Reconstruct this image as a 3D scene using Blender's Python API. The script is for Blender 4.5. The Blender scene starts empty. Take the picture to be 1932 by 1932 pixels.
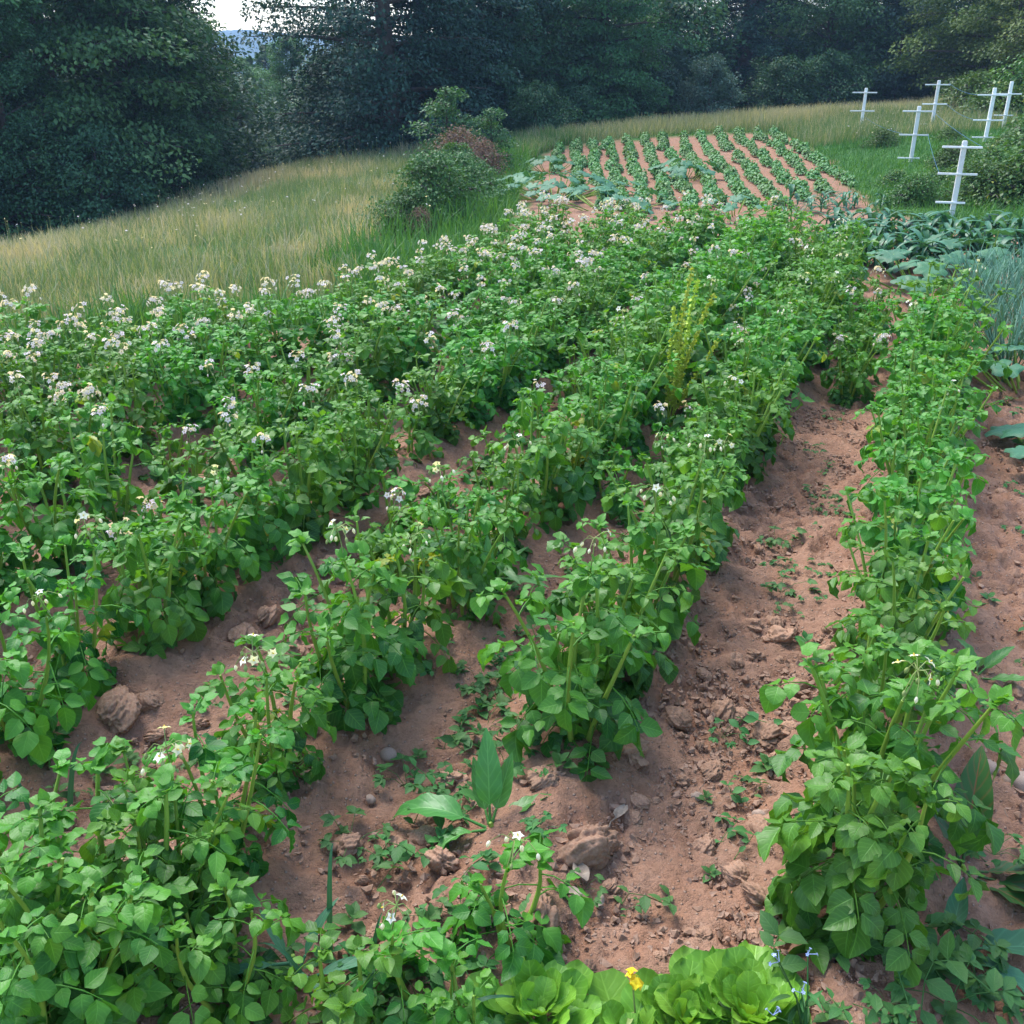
import bpy, math, random
import numpy as np

SC = bpy.context.scene
COL = SC.collection
PI = math.pi
rng = np.random.default_rng(11)
random.seed(5)
R = math.radians
HAZE = .0010

# ------------------------------------------------------------------ camera constants
CAM_H, PITCH, FPX = 1.6, R(25.0), 1855.0      # focal length in units of a 1932 px wide frame


def ray(u, v):
    x = (u - 966) / FPX
    y = -(v - 966) / FPX
    return np.array([x, math.cos(PITCH) + y * math.sin(PITCH), -math.sin(PITCH) + y * math.cos(PITCH)])


# ------------------------------------------------------------------ terrain
CP = np.array([
    (-3, 0, 0), (0, 0, 0), (3, 0, 0), (6, 0, .05), (-3, 4, 0), (0, 4, 0), (3, 4, 0), (6, 4, .08),
    (0, 8, 0), (3, 8, 0), (6, 8, .12), (1, 12, 0), (4, 12, .0), (2, 16, 0), (5, 16, .12), (4, 20, .06), (1, 20, -.03), (2, 22.5, .06), (5, 22.8, .2),
    (8, 18, .40), (6, 16.5, .3), (7, 22, .33), (9, 27, .15), (15, 27, .8), (12, 18, .85), (8, 11, .3), (12, 8, .5),
    (4, 25, -.05), (-3, 21, -.3), (-3, 12, -.25), (-5, 7, -.13), (-8, 16, -1.3), (-5, 18, -.62), (-12, 12, -1.3),
    (-8, 8, -.4), (-15, 20, -2.4), (-5, 26, -1.3), (-15, 30, -2.3), (3, 30, -.35), (0, 26, -.9), (10, 35, -.4),
    (-30, 40, -3.0), (30, 40, 1.2), (20, 10, 1.3), (-20, 0, -.9), (-6, 0, -.1), (0, -6, 0), (15, -6, .3),
    (-40, 10, -2.5), (40, 10, 2.2), (0, 50, -1.5), (-12, -15, -.3), (25, -15, .6)], float)


def _phi(r2):
    return 0.5 * r2 * np.log(r2 + 1e-9)


def _tps_fit(P):
    n = len(P)
    d2 = ((P[:, None, :2] - P[None, :, :2]) ** 2).sum(-1)
    A = np.zeros((n + 3, n + 3))
    A[:n, :n] = _phi(d2) + np.eye(n) * .4
    A[:n, n] = 1
    A[:n, n + 1:] = P[:, :2]
    A[n, :n] = 1
    A[n + 1:, :n] = P[:, :2].T
    b = np.zeros(n + 3)
    b[:n] = P[:, 2]
    return np.linalg.solve(A, b)


TW = _tps_fit(CP)


def macro(x, y):
    x = np.asarray(x, float)
    y = np.asarray(y, float)
    xs, ys = np.clip(x, -45, 45), np.clip(y, -18, 55)
    z = TW[-3] + TW[-2] * xs + TW[-1] * ys
    for (cx, cy, _), w in zip(CP, TW[:-3]):
        z = z + w * _phi((xs - cx) ** 2 + (ys - cy) ** 2)
    return z


# row lines  x = x0 + SL*y
SL = 0.42
CS = 1 / math.sqrt(1 + SL * SL)
ROWS = [  # x0, first y, last y, blossom density, description
    (0.10, 1.42, 5.75, .35, 'rightmost row'),
    (-.68, 1.98, 7.3, .45, 'second row from the right'),
    (-1.28, .92, 8.5, .40, 'third row from the right'),
    (-2.06, 1.72, 9.4, .50, 'fourth row from the right'),
    (-2.68, 2.35, 9.3, .75, 'fifth row from the right'),
    (-3.35, 3.0, 9.1, 1.6, 'sixth row from the right'),
    (-4.02, 3.55, 5.75, 2.6, 'seventh row from the right'),
    (-4.66, 4.0, 5.15, 3.0, 'outermost row beside the meadow'),
]


def ridge(x, y):
    x = np.asarray(x, float)
    y = np.asarray(y, float)
    z = np.zeros(np.broadcast(x, y).shape)
    for x0, ya, yb, _, _ in ROWS:
        d = (x - x0 - SL * y) * CS
        f = np.clip((y - ya + .9) / .6, 0, 1) * np.clip((yb + .6 - y) / .6, 0, 1)
        z = z + f * .085 * np.exp(-(d / .17) ** 2)
    return z - .03 * np.clip((y - .2) / .5, 0, 1) * np.clip((10.5 - y) / 1, 0, 1) * np.clip((x + 5) / 1, 0, 1) * np.clip((5 - x) / 1, 0, 1)


def hgt(x, y):
    return macro(x, y) + ridge(x, y)


_T = np.concatenate([np.linspace(.8, 12, 500), np.linspace(12.05, 70, 700)])


def at(u, v, dz=0.0):
    """world point on the terrain seen at a spot of the photo"""
    r = ray(u, v)
    P = r[None, :] * _T[:, None] + np.array([0, 0, CAM_H])
    g = P[:, 2] - dz - hgt(P[:, 0], P[:, 1])
    k = np.argmax(g < 0) if (g < 0).any() else len(_T) - 1
    a = g[k - 1] / (g[k - 1] - g[k] + 1e-12)
    p = P[k - 1] * (1 - a) + P[k] * a
    return p[0], p[1]


# ------------------------------------------------------------------ noise
_perm = np.random.default_rng(3).random((256, 256))


def vnoise(x, y, s=0):
    x = x + 37.3 * s
    y = y + 91.7 * s
    xi, yi = np.floor(x).astype(int), np.floor(y).astype(int)
    fx, fy = x - xi, y - yi
    fx = fx * fx * (3 - 2 * fx)
    fy = fy * fy * (3 - 2 * fy)
    g = lambda a, b: _perm[a & 255, b & 255]
    return (g(xi, yi) * (1 - fx) + g(xi + 1, yi) * fx) * (1 - fy) + (g(xi, yi + 1) * (1 - fx) + g(xi + 1, yi + 1) * fx) * fy


def fbm(x, y, o=4, s=0):
    t, a, n = 0, .5, 0
    for i in range(o):
        t = t + a * vnoise(x, y, s + i)
        n += a
        a *= .5
        x, y = x * 2.03, y * 2.03
    return t / n


# ------------------------------------------------------------------ mesh collection
class Geo:
    def __init__(self):
        self.v, self.t, self.uv, self.f3, self.f4, self.m3, self.m4 = [], [], [], [], [], [], []
        self.n = 0

    def add(self, V, F, tint=.5, uv=None, mat=0):
        V = np.asarray(V, float).reshape(-1, 3)
        F = np.asarray(F, int)
        self.v.append(V)
        self.t.append(np.broadcast_to(np.asarray(tint, float), (len(V),)).copy())
        self.uv.append(np.zeros((len(V), 2)) if uv is None else np.asarray(uv, float))
        (self.f3 if F.shape[1] == 3 else self.f4).append(F + self.n)
        (self.m3 if F.shape[1] == 3 else self.m4).append(np.full(len(F), mat))
        self.n += len(V)

    def place(self, T, Rm, P, S, tint, mat=0):
        """instances of template T=(V,F,UV): Rm (M,3,3) rows are axes, P (M,3), S (M,) or (M,3)"""
        V, F, UV = T
        M = len(P)
        if M == 0:
            return
        S = np.asarray(S, float)
        if S.ndim == 1:
            S = np.repeat(S[:, None], 3, 1)
        W = V[None] * S[:, None, :]
        W = np.einsum('mvk,mkc->mvc', W, np.asarray(Rm)) + np.asarray(P)[:, None, :]
        n = len(V)
        FF = (F[None] + (np.arange(M) * n)[:, None, None]).reshape(-1, F.shape[1])
        self.add(W.reshape(-1, 3), FF, np.repeat(np.broadcast_to(tint, (M,)), n), np.tile(UV, (M, 1)), mat)

    def tube(self, pts, rad, sides=5, tint=.5, mat=0, cap=True):
        pts = np.asarray(pts, float)
        n = len(pts)
        rad = np.broadcast_to(np.asarray(rad, float), (n,))
        d = np.gradient(pts, axis=0)
        d /= np.linalg.norm(d, axis=1)[:, None] + 1e-12
        ref = np.array([0, 0, 1.]) if abs(d[:, 2]).mean() < .8 else np.array([1., 0, 0])
        a = np.cross(d, ref)
        a /= np.linalg.norm(a, axis=1)[:, None] + 1e-12
        b = np.cross(d, a)
        th = np.arange(sides) * 2 * PI / sides
        V = pts[:, None] + rad[:, None, None] * (np.cos(th)[None, :, None] * a[:, None] + np.sin(th)[None, :, None] * b[:, None])
        F = []
        for i in range(n - 1):
            for k in range(sides):
                k2 = (k + 1) % sides
                F.append((i * sides + k, i * sides + k2, (i + 1) * sides + k2, (i + 1) * sides + k))
        uv = np.stack([np.repeat(np.linspace(0, 1, n), sides), np.tile(np.ones(sides) * .5, n)], 1)
        self.add(V.reshape(-1, 3), F, tint, uv, mat)
        if cap:
            Vc = np.concatenate([V[-1], pts[-1:] + d[-1:] * rad[-1] * .6])
            self.add(Vc, [(k, (k + 1) % sides, sides) for k in range(sides)], float(np.asarray(tint).ravel()[-1]), None, mat)

    def box(self, c, sx, sy, sz, ax=None, tint=.5, mat=0, bev=.004):
        """bevelled box centred at c with half sizes"""
        import itertools
        b = min(bev, sx * .4, sy * .4, sz * .4)
        V, F = [], []
        A = np.eye(3) if ax is None else np.asarray(ax, float)
        h = np.array([sx, sy, sz])
        bm = []
        # 24-vertex bevelled cube: each corner gives three verts
        idx = {}
        for s in itertools.product((-1, 1), repeat=3):
            for k in range(3):
                p = np.array(s) * (h - b)
                p[k] = s[k] * h[k]
                idx[(s, k)] = len(V)
                V.append(p)
        for k in range(3):
            o = [i for i in range(3) if i != k]
            for sg in (-1, 1):
                q = []
                for a_, b_ in ((-1, -1), (1, -1), (1, 1), (-1, 1)):
                    s = [0, 0, 0]
                    s[k], s[o[0]], s[o[1]] = sg, a_, b_
                    q.append(idx[(tuple(s), k)])
                F.append(q)
        for k in range(3):      # edges along axis k
            o = [i for i in range(3) if i != k]
            for a_, b_ in itertools.product((-1, 1), repeat=2):
                q = []
                for sk, f in ((-1, o[0]), (-1, o[1]), (1, o[1]), (1, o[0])):
                    s = [0, 0, 0]
                    s[k], s[o[0]], s[o[1]] = sk, a_, b_
                    q.append(idx[(tuple(s), f)])
                F.append(q)
        V = np.array(V) @ A + np.asarray(c)
        self.add(V, F, tint, None, mat)
        T3 = [[idx[(s, 0)], idx[(s, 1)], idx[(s, 2)]] for s in itertools.product((-1, 1), repeat=3)]
        self.f3.append(np.array(T3) + self.n - len(V))
        self.m3.append(np.full(8, mat))

    def mesh(self, name, mats, smooth=True):
        me = bpy.data.meshes.new(name)
        V = np.concatenate(self.v)
        t = np.concatenate(self.t)
        uv = np.concatenate(self.uv)
        f3 = np.concatenate(self.f3) if self.f3 else np.zeros((0, 3), int)
        f4 = np.concatenate(self.f4) if self.f4 else np.zeros((0, 4), int)
        mi = np.concatenate([np.concatenate(self.m3) if self.m3 else np.zeros(0, int), np.concatenate(self.m4) if self.m4 else np.zeros(0, int)])
        L = np.concatenate([f3.ravel(), f4.ravel()]).astype(np.int32)
        tot = np.concatenate([np.full(len(f3), 3), np.full(len(f4), 4)]).astype(np.int32)
        st = np.concatenate([[0], np.cumsum(tot)[:-1]]).astype(np.int32)
        me.vertices.add(len(V))
        me.vertices.foreach_set('co', V.astype(np.float32).ravel())
        me.loops.add(len(L))
        me.loops.foreach_set('vertex_index', L)
        me.polygons.add(len(tot))
        me.polygons.foreach_set('loop_start', st)
        me.polygons.foreach_set('loop_total', tot)
        me.polygons.foreach_set('material_index', mi.astype(np.int32))
        me.polygons.foreach_set('use_smooth', np.full(len(tot), bool(smooth)))
        a = me.attributes.new('tint', 'FLOAT', 'POINT')
        a.data.foreach_set('value', t.astype(np.float32))
        a = me.attributes.new('luv', 'FLOAT_VECTOR', 'POINT')
        a.data.foreach_set('vector', np.concatenate([uv, np.zeros((len(uv), 1))], 1).astype(np.float32).ravel())
        for m in (mats if isinstance(mats, (list, tuple)) else [mats]):
            me.materials.append(m)
        me.update()
        return me


def unit(a):
    a = np.asarray(a, float)
    return a / (np.linalg.norm(a, axis=-1, keepdims=True) + 1e-12)


def frames(D, N):
    """rows: x along D, z near N"""
    X = unit(D)
    Y = unit(np.cross(N, X))
    Z = np.cross(X, Y)
    return np.stack([X, Y, Z], -2)


def rotz(M, a):
    c, s = math.cos(a), math.sin(a)
    return M


def grid_template(nu, ws, nv, zf, bend=None):
    """leaf blade: t along 0..1, s across -1..1; ws(t)=half width; zf(t,s,w)=height"""
    t = np.linspace(0, 1, nu)
    s = np.linspace(-1, 1, nv)
    Tt, Ss = np.meshgrid(t, s, indexing='ij')
    W = ws(Tt)
    X = Tt.copy()
    Z = zf(Tt, Ss, W)
    if bend is not None:
        ang = bend * Tt ** 1.3
        dx = np.gradient(Tt[:, 0])
        cx = np.concatenate([[0], np.cumsum(np.cos(ang[1:, 0]) * np.diff(t))])
        cz = np.concatenate([[0], np.cumsum(np.sin(ang[1:, 0]) * np.diff(t))])
        nx, nz = -np.sin(ang), np.cos(ang)
        X = cx[:, None] + nx * Z
        Z = cz[:, None] + nz * Z
    V = np.stack([X, Ss * W, Z], -1).reshape(-1, 3)
    F = [(i * nv + j, (i + 1) * nv + j, (i + 1) * nv + j + 1, i * nv + j + 1) for i in range(nu - 1) for j in range(nv - 1)]
    return V, np.array(F), np.stack([Tt, Ss], -1).reshape(-1, 2)


def ovate(k=.36, p=.72, e=.85):
    return lambda t: k * np.maximum(np.sin(PI * np.clip(t, 0, 1) ** p), 0) ** e + .004


POT = [grid_template(7, ovate(k, p, .9), 5, lambda t, s, w, f=f, a=a, ph=ph: f * np.abs(s) * w + a * np.sin(t * 15 + ph + 2 * s) * np.abs(s) * w - .05 * (np.abs(s) ** 3) * w, b)
       for k, p, f, a, ph, b in ((.37, .70, .35, .16, 0, -.7), (.40, .66, .18, .2, 1, -1.1), (.33, .74, .45, .14, 2, -.25), (.42, .64, .05, .22, 3, -.9), (.36, .68, .3, .12, 4, .25))]
POTLO = [grid_template(5, ovate(k, .7, .9), 3, lambda t, s, w, f=f: f * np.abs(s) * w, b) for k, f, b in ((.37, .35, -.7), (.4, .15, -1.1), (.36, .4, -.1))]


# ------------------------------------------------------------------ materials
def newmat(name):
    m = bpy.data.materials.new(name)
    m.use_nodes = True
    nt = m.node_tree
    nt.nodes.clear()
    return m, nt


def nd(nt, typ, **kw):
    n = nt.nodes.new(typ)
    for k, v in kw.items():
        if k.startswith('i_'):
            key = k[2:]
            n.inputs[int(key) if key.isdigit() else key].default_value = v
        else:
            setattr(n, k, v)
    return n


def lk(nt, a, b):
    nt.links.new(a, b)


def mixc(nt, fac, a, b, mode='MIX'):
    n = nd(nt, 'ShaderNodeMix', data_type='RGBA', blend_type=mode)
    for sock, val in ((n.inputs[0], fac), (n.inputs[6], a), (n.inputs[7], b)):
        if hasattr(val, 'is_linked') or hasattr(val, 'links'):
            lk(nt, val, sock)
        else:
            sock.default_value = val if not isinstance(val, tuple) or len(val) != 3 else (*val, 1)
    return n.outputs[2]


def math_(nt, op, a, b=None, c=None, clamp=False):
    n = nd(nt, 'ShaderNodeMath', operation=op, use_clamp=clamp)
    for i, val in enumerate((a, b, c)):
        if val is None:
            continue
        if hasattr(val, 'links'):
            lk(nt, val, n.inputs[i])
        else:
            n.inputs[i].default_value = val
    return n.outputs[0]


def leafmat(name, dark, light, rough=.5, spec=.35, trans=.28, vein=.5, var=.25, pale=None, yellow=0.0):
    m, nt = newmat(name)
    out = nd(nt, 'ShaderNodeOutputMaterial')
    tint = nd(nt, 'ShaderNodeAttribute', attribute_name='tint').outputs['Fac']
    luv = nd(nt, 'ShaderNodeAttribute', attribute_name='luv').outputs['Vector']
    sep = nd(nt, 'ShaderNodeSeparateXYZ')
    lk(nt, luv, sep.inputs[0])
    av = math_(nt, 'ABSOLUTE', sep.outputs[1])
    base = mixc(nt, tint, dark, light)
    if yellow:
        y = math_(nt, 'GREATER_THAN', tint, 1.0 - yellow)
        base = mixc(nt, math_(nt, 'MULTIPLY', y, .75), base, (.33, .36, .035))
    oi = nd(nt, 'ShaderNodeObjectInfo')
    hs = nd(nt, 'ShaderNodeHueSaturation')
    r = math_(nt, 'SUBTRACT', oi.outputs['Random'], .5)
    lk(nt, math_(nt, 'MULTIPLY_ADD', r, .035 * var / .25, .5), hs.inputs['Hue'])
    lk(nt, math_(nt, 'MULTIPLY_ADD', r, var, 1.0), hs.inputs['Value'])
    lk(nt, base, hs.inputs['Color'])
    base = hs.outputs[0]
    tc = nd(nt, 'ShaderNodeTexCoord')
    no = nd(nt, 'ShaderNodeTexNoise')
    no.inputs['Scale'].default_value = 60
    no.inputs['Detail'].default_value = 3
    lk(nt, tc.outputs['Object'], no.inputs['Vector'])
    base = mixc(nt, math_(nt, 'MULTIPLY', no.outputs['Fac'], .35), base, mixc(nt, .5, base, (*[c * .45 for c in dark],)), 'MIX')
    bump = None
    if vein:
        mid = math_(nt, 'SUBTRACT', 1.0, math_(nt, 'MULTIPLY', av, 13.0), clamp=True)
        wv = math_(nt, 'SUBTRACT', math_(nt, 'MULTIPLY', sep.outputs[0], 40.0), math_(nt, 'MULTIPLY', av, 11.0))
        wv = math_(nt, 'SINE', wv)
        side = math_(nt, 'POWER', math_(nt, 'MULTIPLY_ADD', wv, .5, .5), 8.0)
        vv = math_(nt, 'MAXIMUM', mid, math_(nt, 'MULTIPLY', side, .35))
        base = mixc(nt, math_(nt, 'MULTIPLY', vv, vein), base, pale or tuple(min(1, c * 1.7 + .05) for c in light))
        bump = nd(nt, 'ShaderNodeBump', i_Strength=.35, i_Distance=.002)
        lk(nt, math_(nt, 'SUBTRACT', no.outputs['Fac'], vv), bump.inputs['Height'])
    p = nd(nt, 'ShaderNodeBsdfPrincipled')
    lk(nt, base, p.inputs['Base Color'])
    p.inputs['Roughness'].default_value = rough
    p.inputs['Specular IOR Level'].default_value = spec
    if bump:
        lk(nt, bump.outputs[0], p.inputs['Normal'])
    if trans:
        tr = nd(nt, 'ShaderNodeBsdfTranslucent')
        lk(nt, mixc(nt, 1.0, base, (1.5, 1.35, .55), 'MULTIPLY'), tr.inputs['Color'])
        mx = nd(nt, 'ShaderNodeMixShader', i_0=trans)
        lk(nt, p.outputs[0], mx.inputs[1])
        lk(nt, tr.outputs[0], mx.inputs[2])
        lk(nt, mx.outputs[0], out.inputs[0])
    else:
        lk(nt, p.outputs[0], out.inputs[0])
    return m


def plainmat(name, a, b, scale=20, rough=.8, bump=.3, dist=.01, spec=.2, coord='Object'):
    m, nt = newmat(name)
    out = nd(nt, 'ShaderNodeOutputMaterial')
    tc = nd(nt, 'ShaderNodeTexCoord')
    no = nd(nt, 'ShaderNodeTexNoise')
    no.inputs['Scale'].default_value = scale
    no.inputs['Detail'].default_value = 6
    no.inputs['Roughness'].default_value = .65
    lk(nt, tc.outputs[coord], no.inputs['Vector'])
    f = nd(nt, 'ShaderNodeMapRange', i_1=.3, i_2=.7)
    lk(nt, no.outputs['Fac'], f.inputs[0])
    oi = nd(nt, 'ShaderNodeObjectInfo')
    base = mixc(nt, f.outputs[0], a, b)
    hs = nd(nt, 'ShaderNodeHueSaturation')
    lk(nt, math_(nt, 'MULTIPLY_ADD', oi.outputs['Random'], .3, .85), hs.inputs['Value'])
    lk(nt, base, hs.inputs['Color'])
    p = nd(nt, 'ShaderNodeBsdfPrincipled')
    p.inputs['Roughness'].default_value = rough
    p.inputs['Specular IOR Level'].default_value = spec
    lk(nt, hs.outputs[0], p.inputs['Base Color'])
    bp = nd(nt, 'ShaderNodeBump', i_Strength=bump, i_Distance=dist)
    lk(nt, no.outputs['Fac'], bp.inputs['Height'])
    lk(nt, bp.outputs[0], p.inputs['Normal'])
    lk(nt, p.outputs[0], out.inputs[0])
    return m


M = {}
M['potato'] = leafmat('potato_leaf', (.022, .128, .016), (.115, .325, .030), rough=.45, spec=.42, trans=.36, vein=.38, var=.26, yellow=.012)
M['stem'] = leafmat('potato_stem', (.17, .31, .03), (.30, .42, .06), rough=.5, trans=0, vein=0, var=.15)
M['bud'] = leafmat('flower_stalk', (.20, .30, .07), (.34, .42, .14), rough=.5, trans=.15, vein=0)
M['petal'] = leafmat('white_petal', (.80, .68, .76), (.86, .80, .83), rough=.6, spec=.2, trans=.35, vein=0, var=.04)
M['petal_cream'] = leafmat('cream_petal', (.76, .76, .62), (.86, .85, .78), rough=.6, spec=.2, trans=.35, vein=0, var=.04)
M['anther'] = leafmat('yellow_anther', (.65, .42, .04), (.75, .55, .05), trans=0, vein=0)
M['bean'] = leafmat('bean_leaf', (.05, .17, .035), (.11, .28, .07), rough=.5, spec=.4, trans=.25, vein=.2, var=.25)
M['squash'] = leafmat('squash_leaf', (.03, .135, .06), (.065, .21, .09), rough=.55, spec=.4, trans=.2, vein=.45, var=.2)
M['corn'] = leafmat('corn_leaf', (.03, .13, .055), (.065, .21, .085), rough=.42, spec=.45, trans=.22, vein=.35, var=.3)
M['onion'] = leafmat('onion_leaf', (.075, .20, .125), (.15, .31, .20), rough=.5, spec=.4, trans=.1, vein=0, var=.25)
M['lettuce'] = leafmat('lettuce_leaf', (.085, .27, .022), (.23, .45, .05), rough=.45, spec=.4, trans=.25, vein=.35, var=.1)
M['weed'] = leafmat('weed_leaf', (.035, .13, .03), (.085, .22, .05), rough=.55, spec=.3, trans=.25, vein=.25, var=.3)
M['dock'] = leafmat('dock_leaf', (.05, .19, .04), (.09, .27, .05), rough=.4, spec=.45, trans=.28, vein=.55, var=.15)
M['dockred'] = leafmat('dock_leaf_red_rib', (.03, .10, .025), (.05, .15, .035), rough=.4, spec=.4, trans=.25, vein=.8, var=.1, pale=(.28, .09, .05))
M['seed'] = leafmat('dock_seed', (.36, .48, .04), (.56, .65, .10), rough=.6, trans=.2, vein=0)
M['yellow'] = leafmat('yellow_petal', (.75, .52, .01), (.85, .68, .02), trans=.3, vein=0, var=.05)
M['blue'] = leafmat('blue_petal', (.28, .38, .75), (.45, .55, .85), trans=.3, vein=0, var=.05)
M['grass'] = leafmat('meadow_grass', (.135, .225, .09), (.57, .48, .33), rough=.6, spec=.25, trans=.3, vein=0, var=0)
M['lawn'] = leafmat('lawn_grass', (.045, .16, .035), (.13, .29, .06), rough=.55, spec=.3, trans=.3, vein=0, var=0)
M['bark'] = plainmat('bark', (.05, .045, .04), (.12, .10, .085), 9, .9, .6, .03)
M['twig'] = plainmat('dry_twig', (.16, .11, .08), (.28, .21, .16), 30, .9, .4, .005)
M['clod'] = plainmat('soil_clod', (.27, .145, .088), (.40, .255, .175), 9, .95, .5, .003, .1)
M['stone'] = plainmat('field_stone', (.27, .185, .135), (.40, .30, .235), 18, .8, .35, .006, .25)
M['dryleaf'] = plainmat('withered_leaf', (.17, .13, .10), (.34, .28, .22), 45, .9, .6, .006, .1)
M['paint'] = plainmat('white_post_paint', (.72, .71, .68), (.90, .90, .88), 22, .6, .25, .004, .3)
M['twine'] = plainmat('blue_twine', (.05, .13, .26), (.09, .21, .36), 60, .6, .2, .002)
M['treegreen'] = leafmat('tree_leaf', (.022, .082, .042), (.092, .215, .090), rough=.55, spec=.3, trans=.22, vein=0, var=.25)
M['treedark'] = leafmat('dark_tree_leaf', (.014, .050, .038), (.056, .140, .090), rough=.6, spec=.25, trans=.15, vein=0, var=.25)
M['treepale'] = leafmat('pale_tree_leaf', (.034, .115, .044), (.12, .27, .09), rough=.55, spec=.3, trans=.25, vein=0, var=.2)
M['treeblue'] = leafmat('bluish_leaf', (.040, .100, .070), (.11, .20, .135), rough=.6, spec=.3, trans=.2, vein=0, var=.2)
M['treeolive'] = leafmat('olive_leaf', (.045, .095, .022), (.14, .20, .05), rough=.6, spec=.25, trans=.2, vein=0, var=.2)
M['shrub'] = leafmat('shrub_leaf', (.030, .10, .028), (.10, .22, .06), rough=.55, spec=.3, trans=.25, vein=0, var=.2)
M['rust'] = leafmat('rusty_leaf', (.14, .085, .07), (.30, .19, .155), rough=.8, spec=.1, trans=.15, vein=0, var=.2)
M['bramble'] = leafmat('bramble_leaf', (.030, .105, .024), (.13, .24, .045), rough=.5, spec=.35, trans=.25, vein=0, var=.25, yellow=.02)


def groundmat():
    m, nt = newmat('ground')
    out = nd(nt, 'ShaderNodeOutputMaterial')
    soil = nd(nt, 'ShaderNodeAttribute', attribute_name='soil').outputs['Fac']
    dry = nd(nt, 'ShaderNodeAttribute', attribute_name='dry').outputs['Fac']
    tc = nd(nt, 'ShaderNodeTexCoord').outputs['Object']

    def noise(sc, det=5, ro=.6):
        n = nd(nt, 'ShaderNodeTexNoise')
        n.inputs['Scale'].default_value = sc
        n.inputs['Detail'].default_value = det
        n.inputs['Roughness'].default_value = ro
        lk(nt, tc, n.inputs['Vector'])
        return n.outputs['Fac']

    def rng_(v, a, b):
        n = nd(nt, 'ShaderNodeMapRange', i_1=a, i_2=b)
        lk(nt, v, n.inputs[0])
        return n.outputs[0]
    n1, n2, n3, n4 = noise(1.3), noise(9, 6), noise(70, 4, .7), noise(220, 3, .7)
    c = mixc(nt, rng_(n1, .3, .7), (.34, .172, .100), (.30, .168, .112))
    c = mixc(nt, rng_(n2, .35, .7), c, (.36, .215, .145))
    c = mixc(nt, math_(nt, 'MULTIPLY', rng_(n3, .45, .75), .6), c, (.13, .072, .047))
    vo = nd(nt, 'ShaderNodeTexVoronoi')
    vo.inputs['Scale'].default_value = 75
    lk(nt, tc, vo.inputs['Vector'])
    grit = rng_(vo.outputs['Distance'], .32, .12)
    pick = math_(nt, 'GREATER_THAN', nd(nt, 'ShaderNodeSeparateColor').outputs[0], .62)
    sc = pick.node.inputs[0].links[0].from_node
    lk(nt, vo.outputs['Color'], sc.inputs[0])
    c = mixc(nt, math_(nt, 'MULTIPLY', math_(nt, 'MULTIPLY', grit, pick), .65), c, (.45, .34, .27))
    g = mixc(nt, dry, mixc(nt, rng_(n2, .3, .7), (.035, .10, .025), (.065, .16, .04)), mixc(nt, rng_(n2, .3, .7), (.20, .17, .08), (.33, .27, .14)))
    col = mixc(nt, soil, g, c)
    p = nd(nt, 'ShaderNodeBsdfPrincipled')
    p.inputs['Roughness'].default_value = .95
    p.inputs['Specular IOR Level'].default_value = .12
    lk(nt, col, p.inputs['Base Color'])
    h = math_(nt, 'ADD', math_(nt, 'MULTIPLY', n3, .9), math_(nt, 'ADD', math_(nt, 'MULTIPLY', n4, .35), math_(nt, 'MULTIPLY', math_(nt, 'MULTIPLY', grit, pick), .5)))
    bp = nd(nt, 'ShaderNodeBump', i_Strength=.9, i_Distance=.014)
    lk(nt, h, bp.inputs['Height'])
    lk(nt, bp.outputs[0], p.inputs['Normal'])
    lk(nt, p.outputs[0], out.inputs[0])
    return m


# ------------------------------------------------------------------ object helpers
def link(name, data, parent=None, loc=None):
    o = bpy.data.objects.new(name, data)
    COL.objects.link(o)
    if parent is not None:
        o.parent = parent
    if loc is not None:
        o.location = loc
    return o


def tag(o, label=None, cat=None, group=None, kind=None):
    if label:
        o['label'] = label
    if cat:
        o['category'] = cat
    if group:
        o['group'] = group
    if kind:
        o['kind'] = kind
    return o


def setxf(o, x, y, z=None, rz=None, s=1.0, sink=.008, tilt=0):
    o.location = (x, y, (float(hgt(x, y)) - sink) if z is None else z)
    o.rotation_euler = (random.uniform(-tilt, tilt), random.uniform(-tilt, tilt), random.uniform(0, 2 * PI) if rz is None else rz)
    o.scale = (s, s, s) if not isinstance(s, tuple) else s
    return o


def copy_tree(o, parent=None):
    c = o.copy()
    COL.objects.link(c)
    c.parent = parent
    for ch in [k for k in o.children]:
        copy_tree(ch, c)
    return c


# ------------------------------------------------------------------ ground
garden = [(-5.2, -.5), (-4.9, 2.5), (-3.5, 4.3), (-2.75, 5.15), (-1.75, 5.95), (-.75, 6.75), (-.25, 8.2), (.05, 10), (.15, 12), (.35, 16.5)]
garden += [at(1030, 290), at(1070, 276), at(1150, 267), at(1250, 258.5), at(1370, 250.5), at(1468, 252), at(1545, 296), at(1600, 346), at(1650, 392), at(1760, 434), at(1990, 445), (6.5, 6), (6.5, -.5)]
garden = np.array(garden)


def sdist(x, y, poly=None):
    """signed distance, positive inside the polygon"""
    P = garden if poly is None else poly
    d = np.full(np.shape(x), 1e9)
    ins = np.zeros(np.shape(x), bool)
    for i in range(len(P)):
        a, b = P[i], P[(i + 1) % len(P)]
        e = b - a
        t = np.clip(((x - a[0]) * e[0] + (y - a[1]) * e[1]) / (e @ e), 0, 1)
        d = np.minimum(d, np.hypot(x - a[0] - t * e[0], y - a[1] - t * e[1]))
        c = ((a[1] > y) != (b[1] > y)) & (x < e[0] * (y - a[1]) / (e[1] + 1e-12) + a[0])
        ins ^= c
    return np.where(ins, d, -d)


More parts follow.
